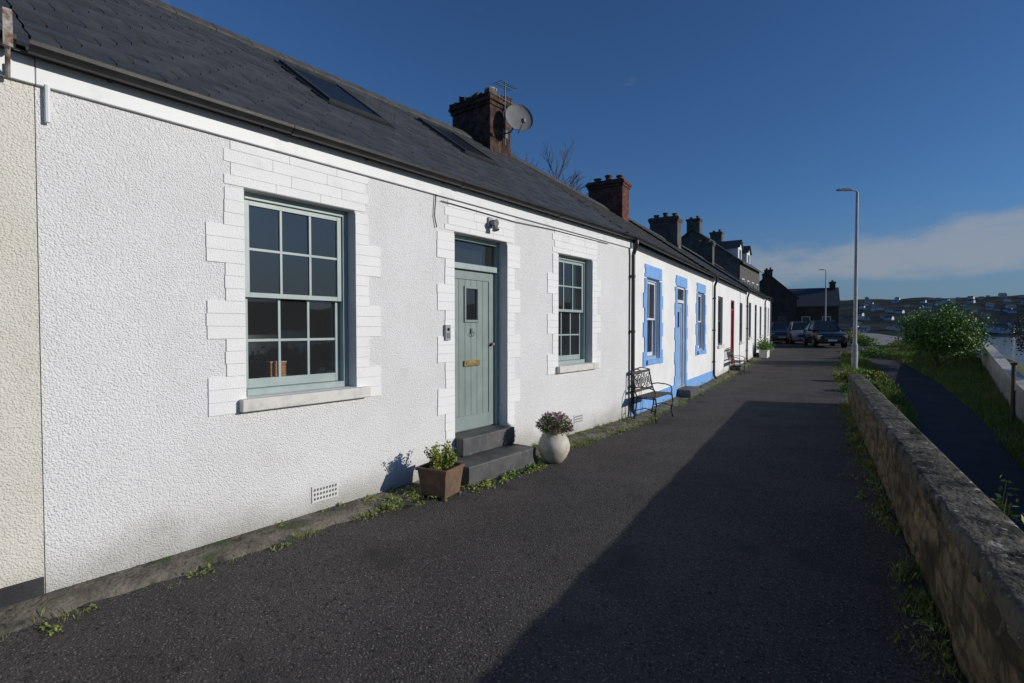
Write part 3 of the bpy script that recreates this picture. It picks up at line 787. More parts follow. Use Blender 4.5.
for i in range(nseg+1):
    s = s0+(Lw+.012-s0)*i/nseg
    for (x, z) in cp:
        q = Vector((s*6, x*11, z*9+3)); d = noise.noise(q)*.010+noise.noise(q*3.1)*.010+noise.noise(q*7.3)*.006+noise.noise(Vector((s*.8, 2, 2)))*.008
        jt = min(abs(s-j) for j in joints); 
        if jt < .018 and z > .62: d -= .011
        vs.append(Tw @ Vector((x+(d if x < .1 else -d)*.9, s, z+d+HC)))
m_ = len(cp)
fs = [(j*m_+i, (j+1)*m_+i, (j+1)*m_+i+1, j*m_+i+1) for j in range(nseg) for i in range(m_-1)]+[tuple(range(m_)), tuple(range((nseg+1)*m_-1, nseg*m_-1, -1))]
mb.shared(vs, fs, 'cap')
mb.build('coping', lw, smooth=True)

# seawall beyond the footpath
mb = MB(); ys_ = frange(-8, 52.1, 2.0); x0 = 6.25
for a, b in zip(ys_[:-1], ys_[1:]):
    za, zb_ = G(x0, a), G(x0, b)
    vs = []
    for yy, zz in ((a, za), (b, zb_)):
        for (dx, dz) in ((0, -.4), (0, .82), (-.04, .82), (-.04, .90), (.26, .90), (.26, .82), (.22, .82), (.22, -3)):
            vs.append((x0+dx, yy, zz+dz))
    mb.shared(vs, [(i, i+1, 9+i, 8+i) for i in range(7)]+[tuple(range(8)), tuple(range(15, 7, -1))], 'seawall')
mb.build('sea_wall', label='pale rendered sea wall beside the footpath', category='wall')

# ------------------------------------------------------------------ vegetation
def leaf(vs, fs, c, s, rr, up=.3):
    n = Vector((rr.uniform(-1, 1), rr.uniform(-1, 1), rr.uniform(-1, 1)+up))
    if n.length < .01: n = Vector((0, 0, 1))
    q = n.normalized().to_track_quat('Z', 'Y'); a = rr.uniform(0, 6.28)
    u = q @ Vector((math.cos(a), math.sin(a), 0)); w = q @ Vector((-math.sin(a), math.cos(a), 0))
    c = Vector(c); b = len(vs); s *= rr.uniform(.6, 1.3)
    vs += [tuple(c-u*s), tuple(c+w*s*.5), tuple(c+u*s), tuple(c-w*s*.5)]
    fs.append((b, b+1, b+2, b+3))
def limbs(mb, p, d, l, r, depth, rr, ends, k='bark', spread=.5, nb=3, rk=.62):
    e = p+d*l; mid = p+d*l*.5+Vector((rr.uniform(-1, 1), rr.uniform(-1, 1), 0))*l*.05
    mb.cyl(p, mid, r, r*.85, k, 6, False); mb.cyl(mid, e, r*.85, r*.68, k, 6, False)
    if depth == 0: ends.append((e, d)); return
    for i in range(nb):
        nd = (d+Vector((rr.uniform(-1, 1), rr.uniform(-1, 1), rr.uniform(-.3, .7)))*spread).normalized()
        limbs(mb, e if i else mid, nd, l*rr.uniform(.62, .82), r*rk, depth-1, rr, ends, k, spread, nb, rk)
def tree(name, label, loc, h, cr, kleaf, nleaf, ls, seed, depth=4, tr=.08, spread=.55, cat='tree', trunkh=.3, squash=.9, rk=.62):
    rr = random.Random(seed); T = empty(name, loc, 0, label, cat)
    mb = MB(); ends = []
    for kk in range(2 if cat == 'shrub' else 1):
        limbs(mb, Vector((kk*.08, 0, -.1)), Vector((rr.uniform(-.2, .2), rr.uniform(-.2, .2), 1)).normalized(), h*trunkh, tr, depth, rr, ends, spread=spread, rk=rk)
    mb.build('trunk', T, smooth=True)
    if nleaf:
        vs, fs = [], []; c0 = Vector((0, 0, h-cr*squash))
        cl = [e for e, d in ends if e.z < h*1.02]
        for i in range(40):
            a = Vector((rr.gauss(0, 1), rr.gauss(0, 1), rr.gauss(0, 1))).normalized()
            cl.append(c0+Vector((a.x*cr, a.y*cr, a.z*cr*squash))*rr.uniform(.55, .92))
        for i in range(nleaf):
            c = rr.choice(cl); g = cr*.16
            leaf(vs, fs, c+Vector((rr.gauss(0, g), rr.gauss(0, g), rr.gauss(0, g*.85))), ls, rr)
        mb = MB(); mb.shared(vs, fs, kleaf); mb.build('crown', T)
    return T
tree('green_shrub', 'rounded green shrub with short trunk on grass verge', (4.75, 28.3, G(4.75, 28.3)), 2.7, 1.4, 'leaf', 20000, .055, 4, depth=3, tr=.07, cat='tree', trunkh=.26, squash=.8)
tree('bare_tree', 'bare twiggy tree rising behind the terrace roofs', (-9.3, 17.2, 0), 9.4, 1.6, 'leafd', 0, .03, 19, depth=7, tr=.12, spread=.5, trunkh=.30, rk=.66)
for i, (x, y, h, s) in enumerate([(8.3, 22, 2.6, 31), (8.6, 27, 2.6, 32), (8.1, 18, 2.3, 33), (8.4, 33.5, 2.4, 34)]):
    tree('scrub_bush', 'dark scrubby bush growing beyond the sea wall', (x, y, G(x, y)-.1), 3.2, 1.1, 'leafd', 3000, .06, s, depth=3, tr=.05, cat='shrub', trunkh=.32)
proto = tree('unseen_added_shrub', 'added out-of-view shrub screening water glitter from the windows', (8.3, 0, G(8.3, 0)-.1), 2.35, 1.15, 'leafd', 6000, .07, 60, depth=2, tr=.05, cat='shrub', trunkh=.25, squash=.9)  # added out of view to block sun glitter reflected in the panes
proto["group"] = 'added out-of-view shrubs behind the sea wall'
for i, y in enumerate(frange(1.7, 15.5, 1.7)):
    copy_thing(proto, (8.3+rr.uniform(-.2, .3), y, G(8.3, y)-rr.uniform(0, .25)), rr.uniform(0, 6))
for (x, y, cr, s) in [(2.35, 19.2, .40, 41), (2.6, 21.2, .35, 42), (2.75, 16.5, .3, 50), (2.7, 24, .5, 51), (1.5, 30, .5, 43), (2.2, 31.5, .7, 44), (5.6, 31.0, .7, 45), (1.0, 44, .9, 46), (-1.0, 58, 1.3, 47), (4.0, 36, .8, 48), (3.2, 40, .8, 49), (3.2, 18, .3, 53), (2.9, 20.3, .35, 55)]:
    rr = random.Random(s); vs, fs = [], []
    for i in range(2200):
        a = Vector((rr.gauss(0, 1), rr.gauss(0, 1), abs(rr.gauss(0, 1)))).normalized()*cr*(rr.random()**.4)
        a += Vector((noise.noise(a*4), noise.noise(a*4+Vector((5, 5, 5))), 0))*cr*.4
        leaf(vs, fs, (a.x, a.y, a.z*.8), .045*max(1, cr*1.3), rr)
    mb = MB(); mb.shared(vs, fs, 'leafy' if s % 2 else 'leaf')
    mb.build('low_bush', loc=(x, y, G(x, y)-.03), label='low leafy bush at the edge of the lane', category='shrub')
# tall weeds just beyond the coping
rr = random.Random(77)
for (x, y, h) in [(4.98, 2.75, 1.72), (5.1, 3.4, 1.6), (4.75, 4.4, 1.5), (5.2, 2.1, 1.7), (4.55, 5.6, 1.4), (5.0, 3.9, 1.6), (4.9, 3.3, 1.7), (5.3, 3.0, 1.75), (4.85, 3.6, 1.7)]:
    mb = MB(); vs, fs = [], []
    for i in range(16):
        a = rr.uniform(0, 6.28); l = h*rr.uniform(.7, 1); tip = Vector((math.cos(a)*.22, math.sin(a)*.22, l))
        mb.cyl((math.cos(a)*.04, math.sin(a)*.04, 0), tip, .006, .003, 'weed', 5, False)
        for j in range(30):
            t = rr.uniform(.35, 1.02); c = tip*t+Vector((rr.gauss(0, .045), rr.gauss(0, .045), rr.gauss(0, .03)))
            leaf(vs, fs, c, .028, rr)
    mb.shared(vs, fs, 'weed')
    mb.build('tall_weed', loc=(x, y, G(x, y)), label='tall yellow-green weed growing behind the low wall', category='plant')
def blades(name, label, pts, h, w, k, kind='stuff', cat='grass', rr=random.Random(3)):
    vs, fs = [], []
    for (x, y, z, sc) in pts:
        a = rr.uniform(0, 6.28); hh = h*sc*rr.uniform(.5, 1.3); l = rr.uniform(.1, .8)*hh; ww = w*sc
        dx, dy = math.cos(a), math.sin(a); b = len(vs)
        vs += [(x-dy*ww, y+dx*ww, z-.01), (x+dy*ww, y-dx*ww, z-.01), (x+dx*l*.4+dy*ww*.6, y+dy*l*.4-dx*ww*.6, z+hh*.6), (x+dx*l, y+dy*l, z+hh), (x+dx*l*.4-dy*ww*.6, y+dy*l*.4+dx*ww*.6, z+hh*.6)]
        fs.append((b, b+1, b+2, b+3, b+4))
    mb = MB(); mb.shared(vs, fs, k); return mb.build(name, label=label, category=cat, kind=kind)
pts = []
while len(pts) < 36000:
    y = rr.uniform(0, 42)
    x = xw(y)+rr.uniform(.28, 8)
    e = edge(y)
    if y > 13.8 and x < xw(y)+e+.02: continue
    if abs(x-pathc(y)) < .68 and y < 36: continue
    if x > 6.2: continue
    if noise.noise(Vector((x*.8, y*.8, 0))) < -.15 and rr.random() < .7: continue
    pts.append((x, y, G(x, y), 1+y*.02))
blades('grass', 'rough grass on the verge beside the footpath', pts, .10, .007, 'grass')
# small grass tufts at the foot of the wall and of the cottages
pts = []
for i in range(240):
    y = rr.uniform(1.0, 13.8)
    if noise.noise(Vector((y*.9, 4, 0))) < -.25 and rr.random() < .7: continue
    cx_ = xw(y)-.02-abs(rr.gauss(0, .08))
    for j in range(rr.randint(6, 22)): pts.append((cx_+rr.gauss(0, .022), y+rr.gauss(0, .03), .014, rr.uniform(.4, .9)))
for i in range(120):
    y = rr.choice([rr.uniform(.5, 4), rr.uniform(5.3, 9), rr.uniform(5.3, 22)])
    cx_ = fac(y)+rr.choice([.03, .33, .36, rr.uniform(.05, .45)])
    for j in range(rr.randint(4, 14)): pts.append((cx_+rr.gauss(0, .018), y+rr.gauss(0, .03), road_z(y)+.03, rr.uniform(.3, .65)))
blades('grass', 'small yellow-green grass tufts at the edges of the lane', pts, .070, .0026, 'weed')
def rosettes(name, label, spots, k, rr=random.Random(9), ls=(.006, .018)):
    vs, fs = [], []
    for (x, y, z, r, n, hh) in spots:
        for i in range(n):
            a = rr.uniform(0, 6.28); d = r*rr.random()**.6
            leaf(vs, fs, (x+math.cos(a)*d, y+math.sin(a)*d, z+rr.random()*hh*(1.1-d/r)), rr.uniform(*ls), rr, up=1.0)
    mb = MB(); mb.shared(vs, fs, k); return mb.build(name, label=label, category='weeds', kind='stuff')
sp = []
for y in frange(-3, 13.7, .06):      # wall foot in the lane
    dens = .34+noise.noise(Vector((y*.9, 4, 0)))
    if rr.random() < dens:
        off = abs(rr.gauss(0, .12)); sp.append((xw(y)-.03-off, y, .015, rr.uniform(.03, .12), rr.randint(14, 50), rr.uniform(.02, .07)))
for y in frange(13.8, 36, .1):
    if rr.random() < .7: sp.append((xw(y)+edge(y)-rr.uniform(-.2, .12), y, road_z(y)+.015, rr.uniform(.06, .18), 30, rr.uniform(.04, .15)))
rosettes('weeds', 'small green weeds along the foot of the low wall', sp, 'weed')
sp = []
for y in frange(.2, 36, .025):       # foot of the cottages
    n_ = noise.noise(Vector((y*1.3, 9, 0)))
    dens = .16+n_*.3 if y < 2.6 else (.45+n_*.8 if y < 4 else (.95+n_*.6 if y < 9.5 else .45+n_))
    if 4.0 < y < 5.3: continue
    if rr.random() < dens:
        big = 1.25 if y > 5.3 else .85
        o = rr.choice([.03, .05, .34, .38, rr.uniform(.05, .5)])
        sp.append((fac(y)+o, y, road_z(y)+.05 if o < .3 else road_z(y)+.015, rr.uniform(.03, .10)*big, rr.randint(14, 50), rr.uniform(.02, .08)*big))
for i in range(60): sp.append((.55+rr.uniform(-.08, .12), rr.uniform(3.95, 5.3), .015, .06, 28, .05))
for i in range(34): sp.append((.3+rr.uniform(-.2, .25), rr.uniform(3.0, 3.6), .05, .05, 24, .05))
rosettes('weeds', 'small weeds growing along the foot of the cottages', sp, 'weed')
# loose grit and dead leaves lying along the strip
vs, fs = [], []
for i in range(1600):
    y = rr.uniform(.3, 12); x = fac(y)+rr.choice([rr.uniform(.0, .6), abs(rr.gauss(.32, .15))])
    if 4.0 < y < 5.3 and x < .5: continue
    leaf(vs, fs, (x, y, .03 if x > .36 else .07), rr.uniform(.004, .013), rr, up=4)
mb = MB(); mb.shared(vs, fs, 'benchwood'); mb.build('leaf_litter', label='dry leaf litter and grit along the concrete strip', category='leaf litter', kind='stuff')

# ------------------------------------------------------------------ planters
T = empty('planter', (.43, 3.68, .0), R(12), 'square tapered timber planter with small green shrub by the door', 'planter')
mb = MB()
def frust(z0, z1, a, b, k, t=.02):
    c = [(-1, -1), (1, -1), (1, 1), (-1, 1)]
    vs = [(x*a, y*a, z0) for x, y in c]+[(x*b, y*b, z1) for x, y in c]+[(x*(b-t), y*(b-t), z1) for x, y in c]+[(x*(b-t), y*(b-t), z1-.05) for x, y in c]
    fs = [(3, 2, 1, 0)]+[(i, (i+1) % 4, 4+(i+1) % 4, 4+i) for i in range(4)]+[(4+i, 4+(i+1) % 4, 8+(i+1) % 4, 8+i) for i in range(4)]+[(8+i, 8+(i+1) % 4, 12+(i+1) % 4, 12+i) for i in range(4)]
    mb.shared(vs, fs, k)
frust(.03, .31, .135, .168, 'planter')
for x in (-1, 1):
    for y in (-1, 1): mb.box(x*.13-.02, x*.13+.02, y*.13-.02, y*.13+.02, .0, .035, 'planter')
for s in (-1, 1):
    mb.box(-.182, .182, s*.168-.014, s*.168+.014, .288, .318, 'planter'); mb.box(s*.168-.014, s*.168+.014, -.152, .152, .288, .317, 'planter')
mb.build('box', T, bevel=.004)
mb = MB(); mb.face([(-.15, -.15, .28), (.15, -.15, .28), (.15, .15, .28), (-.15, .15, .28)], 'earth'); mb.build('soil', T)
vs, fs = [], []; mb = MB()
for i in range(60):
    a = rr.uniform(0, 6.28); tip = Vector((math.cos(a)*rr.uniform(.02, .18), math.sin(a)*rr.uniform(.02, .18), .28+rr.uniform(.06, .26)))
    base = Vector((tip.x*.25, tip.y*.25, .27)); mb.cyl(base, tip, .004, .002, 'leafy', 4, False)
    for j in range(34):
        t = rr.uniform(.3, 1.0); c = base.lerp(tip, t)+Vector((rr.gauss(0, .02), rr.gauss(0, .02), rr.gauss(0, .015))); leaf(vs, fs, c, .016, rr)
mb.shared(vs, fs, 'leafy'); mb.build('foliage', T)

T = empty('flower_pot', (.60, 5.47, .015), 0, 'round cream pot with dome of dusky pink flowers beside the step', 'flower pot')
mb = MB(); mb.lathe([(0, 0), (.10, 0), (.155, .07), (.195, .16), (.20, .22), (.175, .30), (.125, .355), (.118, .37), (.135, .39), (.13, .40), (.11, .39), (.105, .34), (0, .34)], (0, 0, 0), 'potcream', 32)
mb.build('pot', T, smooth=True)
vs, fs, v2, f2 = [], [], [], []; mb = MB()
for i in range(190):
    a = rr.uniform(0, 6.28); el = math.asin(rr.uniform(.0, 1.0)); rad = rr.uniform(.19, .24)
    tip = Vector((math.cos(a)*math.cos(el)*rad, math.sin(a)*math.cos(el)*rad, .41+math.sin(el)*rad*.95)); base = Vector((tip.x*.2, tip.y*.2, .36))
    mb.cyl(base, tip, .003, .002, 'leaf', 4, False)
    for j in range(8): leaf(vs, fs, base.lerp(tip, rr.uniform(.4, .92))+Vector((rr.gauss(0, .015), rr.gauss(0, .015), rr.gauss(0, .015))), .014, rr)
    # one blossom head: a rosette of petals
    for j in range(13): leaf(v2, f2, tip+Vector((rr.gauss(0, .009), rr.gauss(0, .009), rr.gauss(0, .007))), .011, rr, up=.8)
mb.shared(vs, fs, 'leaf'); mb.build('foliage', T)
mb = MB(); mb.shared(v2, f2, 'flower'); mb.build('flowers', T)

# trough planter further along
x, y = place(20.3)
T = empty('trough_planter', (x+.45, y, road_z(y)+.01), A2, 'long pale trough planter with green plants by the terrace', 'planter')
mb = MB(); mb.box(-.18, .18, -.7, .7, 0, .34, 'sill'); mb.box(-.21, .21, -.73, .73, .34, .38, 'sill'); mb.build('trough', T, bevel=.01)
vs, fs = [], []
for i in range(2600):
    leaf(vs, fs, (rr.gauss(0, .15), rr.uniform(-.85, .85), .42+abs(rr.gauss(0, .22))), .04, rr)
mb = MB(); mb.shared(vs, fs, 'leaf'); mb.build('foliage', T)

# basket in the window
T = empty('basket', (-.275, 2.37, 1.232), 0, 'small square orange wicker basket standing inside the window', 'basket')
mb = MB(); mb.box(-.045, .030, -.066, .066, 0, .15, 'wicker')
for i in range(6):
    z = .006+i*.025; mb.box(-.05, .035, -.071, .071, z, z+.013, 'wicker')
mb.build('basket_body', T); mb = MB(); mb.box(-.053, .040, -.074, .074, .15, .160, 'sill'); mb.build('basket_lid', T)

# ------------------------------------------------------------------ benches
def bench(name, label, loc, rot, L, group=None):
    B = empty(name, loc, rot, label, 'bench')
    for y in (0.03, L-.03):
        mb = MB()
        mb.tube([(.42, y, 0), (.39, y, .15), (.42, y, .30), (.40, y, .43)], .014, 'iron', 8)
        mb.tube([(.0, y, 0), (.04, y, .2), (.06, y, .43), (.0, y, .62), (-.05, y, .88)], .014, 'iron', 8)
        mb.tube([(.06, y, .42), (.40, y, .42)], .012, 'iron', 8)
        mb.tube([(.01, y, .60), (.12, y, .62), (.28, y, .61), (.38, y, .58), (.40, y, .52), (.39, y, .43)], .011, 'iron', 8)
        mb.tube([(.05, y, .2), (.22, y, .25), (.40, y, .2)], .009, 'iron', 6)
        mb.build('leg', B, smooth=True)
    mb = MB()
    for i in range(5): mb.box(.05+i*.073, .112+i*.073, 0, L, .437+.003*(i % 2), .457, 'benchwood')
    mb.build('seat', B, bevel=.004)
    mb = MB()
    def bx(z): return .03-(z-.5)*.19
    for z in (.54, .86): mb.box(bx(z)-.012, bx(z)+.012, .03, L-.03, z-.022, z+.022, 'benchwood')
    n = max(3, int(L/.24)); w = (L-.1)/n
    for i in range(n):
        yc = .05+w*(i+.5); zc = .70
        mb.ring((bx(zc), yc, zc), min(w*.42, .125), .008, 'iron', 'x', 16)
        mb.ring((bx(zc), yc, zc), min(w*.2, .055), .007, 'iron', 'x', 12)
        mb.tube([(bx(.56), yc-w/2, .56), (bx(.84), yc+w/2, .84)], .006, 'iron', 5); mb.tube([(bx(.56), yc+w/2, .56), (bx(.84), yc-w/2, .84)], .006, 'iron', 5)
    mb.tube([(bx(.89), .03, .88), (bx(.95), L*.3, .92), (bx(.97), L*.5, .935), (bx(.95), L*.7, .92), (bx(.89), L-.03, .88)], .011, 'iron', 6)
    mb.build('backrest', B)
    return B
bench('garden_bench', 'black iron garden bench with scrollwork back against the cottage', (.13, 8.75, .015), R(3), .95)
x, y = place(9.4+1.2)
bench('garden_bench', 'dark garden bench outside the white terrace cottage', (x+.12, y, road_z(y)+.012), A2, 1.25)

# ------------------------------------------------------------------ dish and aerial on the first chimney
T = empty('satellite_dish', (-2.465, 8.35, 5.72), 0, 'grey satellite dish bracketed to the brick chimney', 'satellite dish')
mb = MB(); prof = [(.29*math.sin(t*.1*math.pi/2*.9)/math.sin(.9*math.pi/2), .06*(t/10)**2) for t in range(0, 11)]
mb.lathe(prof, (0, 0, 0), 'dish', 28); mb.lathe([(r, z-.006) for r, z in prof], (0, 0, 0), 'dish', 28)
bowl = mb.build('dish_bowl', T, smooth=True); bowl.location = (.30, .02, .10)
bowl.rotation_euler = Vector((.80, -.50, .20)).to_track_quat('Z', 'Y').to_euler()
mb = MB(); mb.tube([(-.03, 0, -.12), (.12, .0, -.12), (.2, .01, -.02), (.28, .02, .07)], .016, 'steel', 8); mb.box(-.03, -.018, -.08, .08, -.2, -.04, 'steel')
mb.tube([(.30, .02, -.17), (.56, -.16, -.06)], .009, 'steel', 6); mb.box(.53, .60, -.2, -.13, -.08, -.02, 'dish')
mb.build('dish_arm', T)
T = empty('television_aerial', (-2.47, 8.3, 5.65), 0, 'television aerial on a mast strapped to the chimney', 'aerial')
mb = MB(); mb.cyl((.02, 0, -.3), (.02, 0, .95), .014, .014, 'dish', 8); mb.build('mast', T)
mb = MB(); mb.tube([(.02, -.25, .86), (.02, .3, .88)], .009, 'dish', 6)
for i in range(7): mb.tube([(-.10, -.24+i*.08, .86+i*.005), (.14, -.24+i*.08, .86+i*.005)], .005, 'dish', 5)
mb.tube([(.02, -.2, .6), (.02, .3, .6)], .008, 'dish', 6)
for i in range(5): mb.tube([(.02, -.18+i*.1, .50), (.02, -.18+i*.1, .70)], .005, 'dish', 5)
mb.build('aerial_elements', T)

# ------------------------------------------------------------------ street lamps
def lamp(loc, rot, label):
    Lp = empty('street_lamp', loc, rot, label, 'street lamp', 'street lamps along the lane')
    mb = MB(); mb.cyl((0, 0, -.2), (0, 0, 1.2), .11, .105, 'lamppost', 14); mb.cyl((0, 0, 1.2), (0, 0, 1.26), .105, .075, 'lamppost', 14)
    mb.cyl((0, 0, 1.26), (0, 0, 7.25), .075, .048, 'lamppost', 14); mb.box(.09, .115, -.05, .05, .5, .95, 'lamppost'); mb.build('pole', Lp, smooth=False)
    mb = MB(); mb.tube([(0, 0, 7.22), (-.03, 0, 7.30), (-.3, 0, 7.33)], .03, 'lamppost', 10); mb.build('arm', Lp)
    mb = MB(); mb.box(-.78, -.26, -.10, .10, 7.315, 7.36, 'steel'); mb.box(-.6, -.3, -.07, .07, 7.36, 7.395, 'steel')
    mb.box(-.74, -.34, -.08, .08, 7.305, 7.315, 'lampglass'); mb.build('lamp_head', Lp, bevel=.01)
    return Lp
l1 = lamp((2.08, 25.0, G(2.08, 25)-.18), R(38), 'tall slim grey street lamp beside the lane')
copy_thing(l1, (-4.0, 65, road_z(65)), R(38), 'tall grey street lamp near the stone houses')
mb = MB(); mb.cyl((0, 0, -.2), (0, 0, 1.5), .05, .045, 'benchwood', 10); mb.box(-.06, .06, -.06, .06, 1.5, 1.56, 'benchwood')
mb.build('wooden_post', loc=(6.05, 18.4, G(6.05, 18.4)), label='dark wooden post standing by the sea wall', category='post')

# ------------------------------------------------------------------ cars
def car(loc, rot, kpaint, label, seed=1, hs=1.0):
    C = empty('parked_car', loc, rot, label, 'car', 'cars parked along the lane')
    mb = MB()
    st = [(-2.28, .70, .34, .72), (-2.18, .84, .27, .86), (-1.9, .89, .24, .93), (-1.2, .92, .22, 1.0), (-.75, .93, .22, 1.06), (.6, .93, .22, 1.08), (1.85, .92, .24, 1.08), (2.15, .86, .30, 1.0), (2.22, .78, .4, .9)]
    vs = []
    for (y, w, zb, zs) in st:
        r = [(-w*.86, zb), (-w*.98, zb+.12), (-w, zb+.3), (-w*.985, zs-.13), (-w*.93, zs-.03), (-w*.75, zs+.012), (0, zs+.03), (w*.75, zs+.012), (w*.93, zs-.03), (w*.985, zs-.13), (w, zb+.3), (w*.98, zb+.12), (w*.86, zb)]
        vs += [(x, y, z*hs) for x, z in r]
    n = 13
    fs = [(j*n+i, j*n+(i+1) % n, (j+1)*n+(i+1) % n, (j+1)*n+i) for j in range(len(st)-1) for i in range(n)]+[tuple(range(n)), tuple(range(len(st)*n-1, (len(st)-1)*n-1, -1))]
    mb.shared(vs, fs, kpaint)
    for s in (-1, 1): 
        for y in (-1.42, 1.35): mb.cyl((s*.86, y, .37), (s*.935, y, .37), .42, .42, 'dark', 20)
        mb.box(s*1.0-.09, s*1.0+.09, -.72, -.60, 1.02*hs, 1.16*hs, kpaint)
    body = mb.build('body', C, smooth=True)
    md = body.modifiers.new('es', 'EDGE_SPLIT'); md.split_angle = R(40)
    mb = MB(); zt = 1.70*hs; zb = 1.08*hs
    base = [(-.82, -.85, zb), (.82, -.85, zb), (.84, .6, zb), (.80, 2.0, zb), (-.80, 2.0, zb), (-.84, .6, zb)]
    top = [(-.62, -.15, zt-.03), (.62, -.15, zt-.03), (.66, .6, zt), (.60, 1.65, zt-.04), (-.60, 1.65, zt-.04), (-.66, .6, zt)]
    mb.shared(base+top, [(i, (i+1) % 6, 6+(i+1) % 6, 6+i) for i in range(6)], 'carglass'); mb.build('windows', C)
    mb = MB(); mb.shared([(x*1.01, y, z+.02) for x, y, z in top]+[(x*1.03, y, z-.03) for x, y, z in top], [tuple(range(6))]+[(i, (i+1) % 6, 6+(i+1) % 6, 6+i) for i in range(6)], kpaint)
    for i in range(6): mb.cyl(Vector(base[i])*1.0, Vector(top[i]), .035, .03, kpaint, 6)
    mb.build('cabin_roof', C)
    mb = MB(); mb.box(-.5, .5, -2.285, -2.2, .52, .70, 'dark'); mb.box(-.62, .62, -2.275, -2.2, .30, .42, 'dark')
    for i in range(3): mb.box(-.5, .5, -2.292, -2.285, .545+i*.05, .56+i*.05, 'rim')
    mb.build('grille', C)
    mb = MB(); mb.box(-.26, .26, -2.305, -2.292, .42, .53, 'plate'); mb.build('number_plate', C)
    for s in (-1, 1):
        mb = MB(); a, b = sorted((s*.54, s*.84)); mb.box(a, b, -2.26, -2.1, .66, .80, 'lampglass'); mb.build('headlight', C, bevel=.02)
        for y in (-1.42, 1.35):
            W = MB(); W.cyl((s*.74, y, .34), (s*.945, y, .34), .34, .34, 'tyre', 22); w = W.build('wheel', C)
            r_ = MB(); r_.cyl((s*.94, y, .34), (s*.955, y, .34), .22, .20, 'rim', 10); r_.build('rim', w)
    return C
def cz(x, y): return G(x, y)+.012
car((-1.1, 41.4, cz(-1.1, 41.4)), R(20), 'carblack', 'black estate car parked facing down the lane', hs=1.04)
car((-3.2, 46.0, cz(-3.2, 46.0)), R(16), 'carsilver', 'silver car parked close behind another car')
car((-5.2, 48.8, cz(-5.2, 48.8)), R(14), 'carblue', 'dark blue car parked beyond the terrace')
car((-6.9, 55.0, cz(-6.9, 55.0)), R(15), 'carsilver', 'silver car parked near the stone houses')
car((-2.8, 55, cz(-2.8, 55)), R(12), 'carblack', 'black car parked further along the lane')

# ------------------------------------------------------------------ sky and sun
SUN_AZ = 23.0; SUN_EL = 17.6
w = bpy.data.worlds.new("World"); scene.world = w; w.use_nodes = True
nt = w.node_tree; N, L = nt.nodes, nt.links; bg = N["Background"]
sky = N.new("ShaderNodeTexSky"); sky.sky_type = 'NISHITA'; sky.sun_disc = False
sky.sun_elevation = R(SUN_EL); sky.sun_rotation = R(90-SUN_AZ); sky.air_density = 1.0; sky.dust_density = .2; sky.ozone_density = 3
tc = N.new("ShaderNodeTexCoord"); sx = N.new("ShaderNodeSeparateXYZ"); L.new(tc.outputs["Generated"], sx.inputs[0])
mp = N.new("ShaderNodeMapping"); mp.inputs["Scale"].default_value = (1.6, 1.6, 5.0); mp.inputs["Location"].default_value = (.3, .1, .2); L.new(tc.outputs["Generated"], mp.inputs[0])
cn = N.new("ShaderNodeTexNoise"); cn.inputs["Scale"].default_value = 4.5; cn.inputs["Detail"].default_value = 11; cn.inputs["Roughness"].default_value = .56
L.new(mp.outputs[0], cn.inputs["Vector"])
def rng(sock, lo, hi, a=0., b=1.):
    r = N.new("ShaderNodeMapRange"); r.interpolation_type = 'SMOOTHSTEP'
    r.inputs["From Min"].default_value = lo; r.inputs["From Max"].default_value = hi
    r.inputs["To Min"].default_value = a; r.inputs["To Max"].default_value = b
    L.new(sock, r.inputs["Value"]); return r.outputs[0]
def mul(a, b):
    m = N.new("ShaderNodeMath"); m.operation = 'MULTIPLY'; L.new(a, m.inputs[0])
    if isinstance(b, float): m.inputs[1].default_value = b
    else: L.new(b, m.inputs[1])
    return m.outputs[0]
z = sx.outputs["Z"]
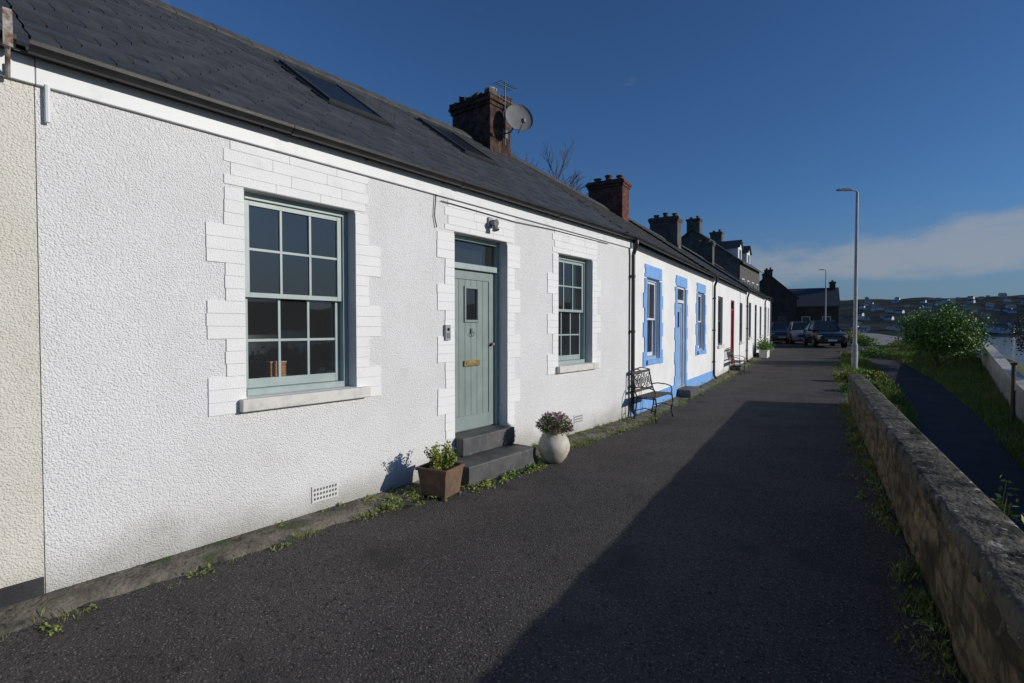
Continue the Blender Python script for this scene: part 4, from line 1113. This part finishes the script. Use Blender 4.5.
# soft cloud bank low over the harbour: density = noise + envelope in height and direction
dt = N.new("ShaderNodeVectorMath"); dt.operation = 'DOT_PRODUCT'; L.new(tc.outputs["Generated"], dt.inputs[0]); dt.inputs[1].default_value = (-.02, .99, .12)
env = mul(mul(rng(z, .045, .11), rng(z, .105, .205, 1., 0.)), rng(dt.outputs["Value"], .925, .985))
sm_ = N.new("ShaderNodeMath"); sm_.operation = 'MULTIPLY_ADD'; L.new(env, sm_.inputs[0]); sm_.inputs[1].default_value = .50; L.new(cn.outputs["Fac"], sm_.inputs[2])
cf = mul(rng(sm_.outputs[0], .68, 1.02), .72)
tint = N.new("ShaderNodeMix"); tint.data_type = 'RGBA'; tint.blend_type = 'MULTIPLY'; tint.inputs[0].default_value = 1
L.new(sky.outputs[0], tint.inputs[6]); tint.inputs[7].default_value = (.56, .86, 1.24, 1)
hz = N.new("ShaderNodeMix"); hz.data_type = 'RGBA'; L.new(rng(z, -.02, .22, .75, 0.), hz.inputs[0])
L.new(tint.outputs[2], hz.inputs[6]); hz.inputs[7].default_value = (1.9, 2.7, 4.0, 1)
mx = N.new("ShaderNodeMix"); mx.data_type = 'RGBA'; L.new(cf, mx.inputs[0])
L.new(hz.outputs[2], mx.inputs[6]); mx.inputs[7].default_value = (4.4, 4.8, 5.5, 1)
L.new(mx.outputs[2], bg.inputs["Color"]); bg.inputs["Strength"].default_value = .068

sl = bpy.data.lights.new("sun", 'SUN'); sl.energy = 3.3; sl.angle = R(.5); sl.color = (1.0, .95, .87)
so = bpy.data.objects.new("sun", sl); COL.objects.link(so)
dvec = Vector((math.cos(R(SUN_EL))*math.cos(R(SUN_AZ)), math.cos(R(SUN_EL))*math.sin(R(SUN_AZ)), math.sin(R(SUN_EL))))
so.rotation_euler = dvec.to_track_quat('Z', 'Y').to_euler(); so.location = (20, 10, 20)

cam = bpy.data.cameras.new("camera"); cam.lens = 18.5; cam.sensor_width = 36; cam.clip_end = 12000; cam.clip_start = .05
co = bpy.data.objects.new("camera", cam); COL.objects.link(co)
co.location = (4.2, 0, 1.68); co.rotation_euler = (R(90-1.42), 0, R(37.94))
scene.camera = co
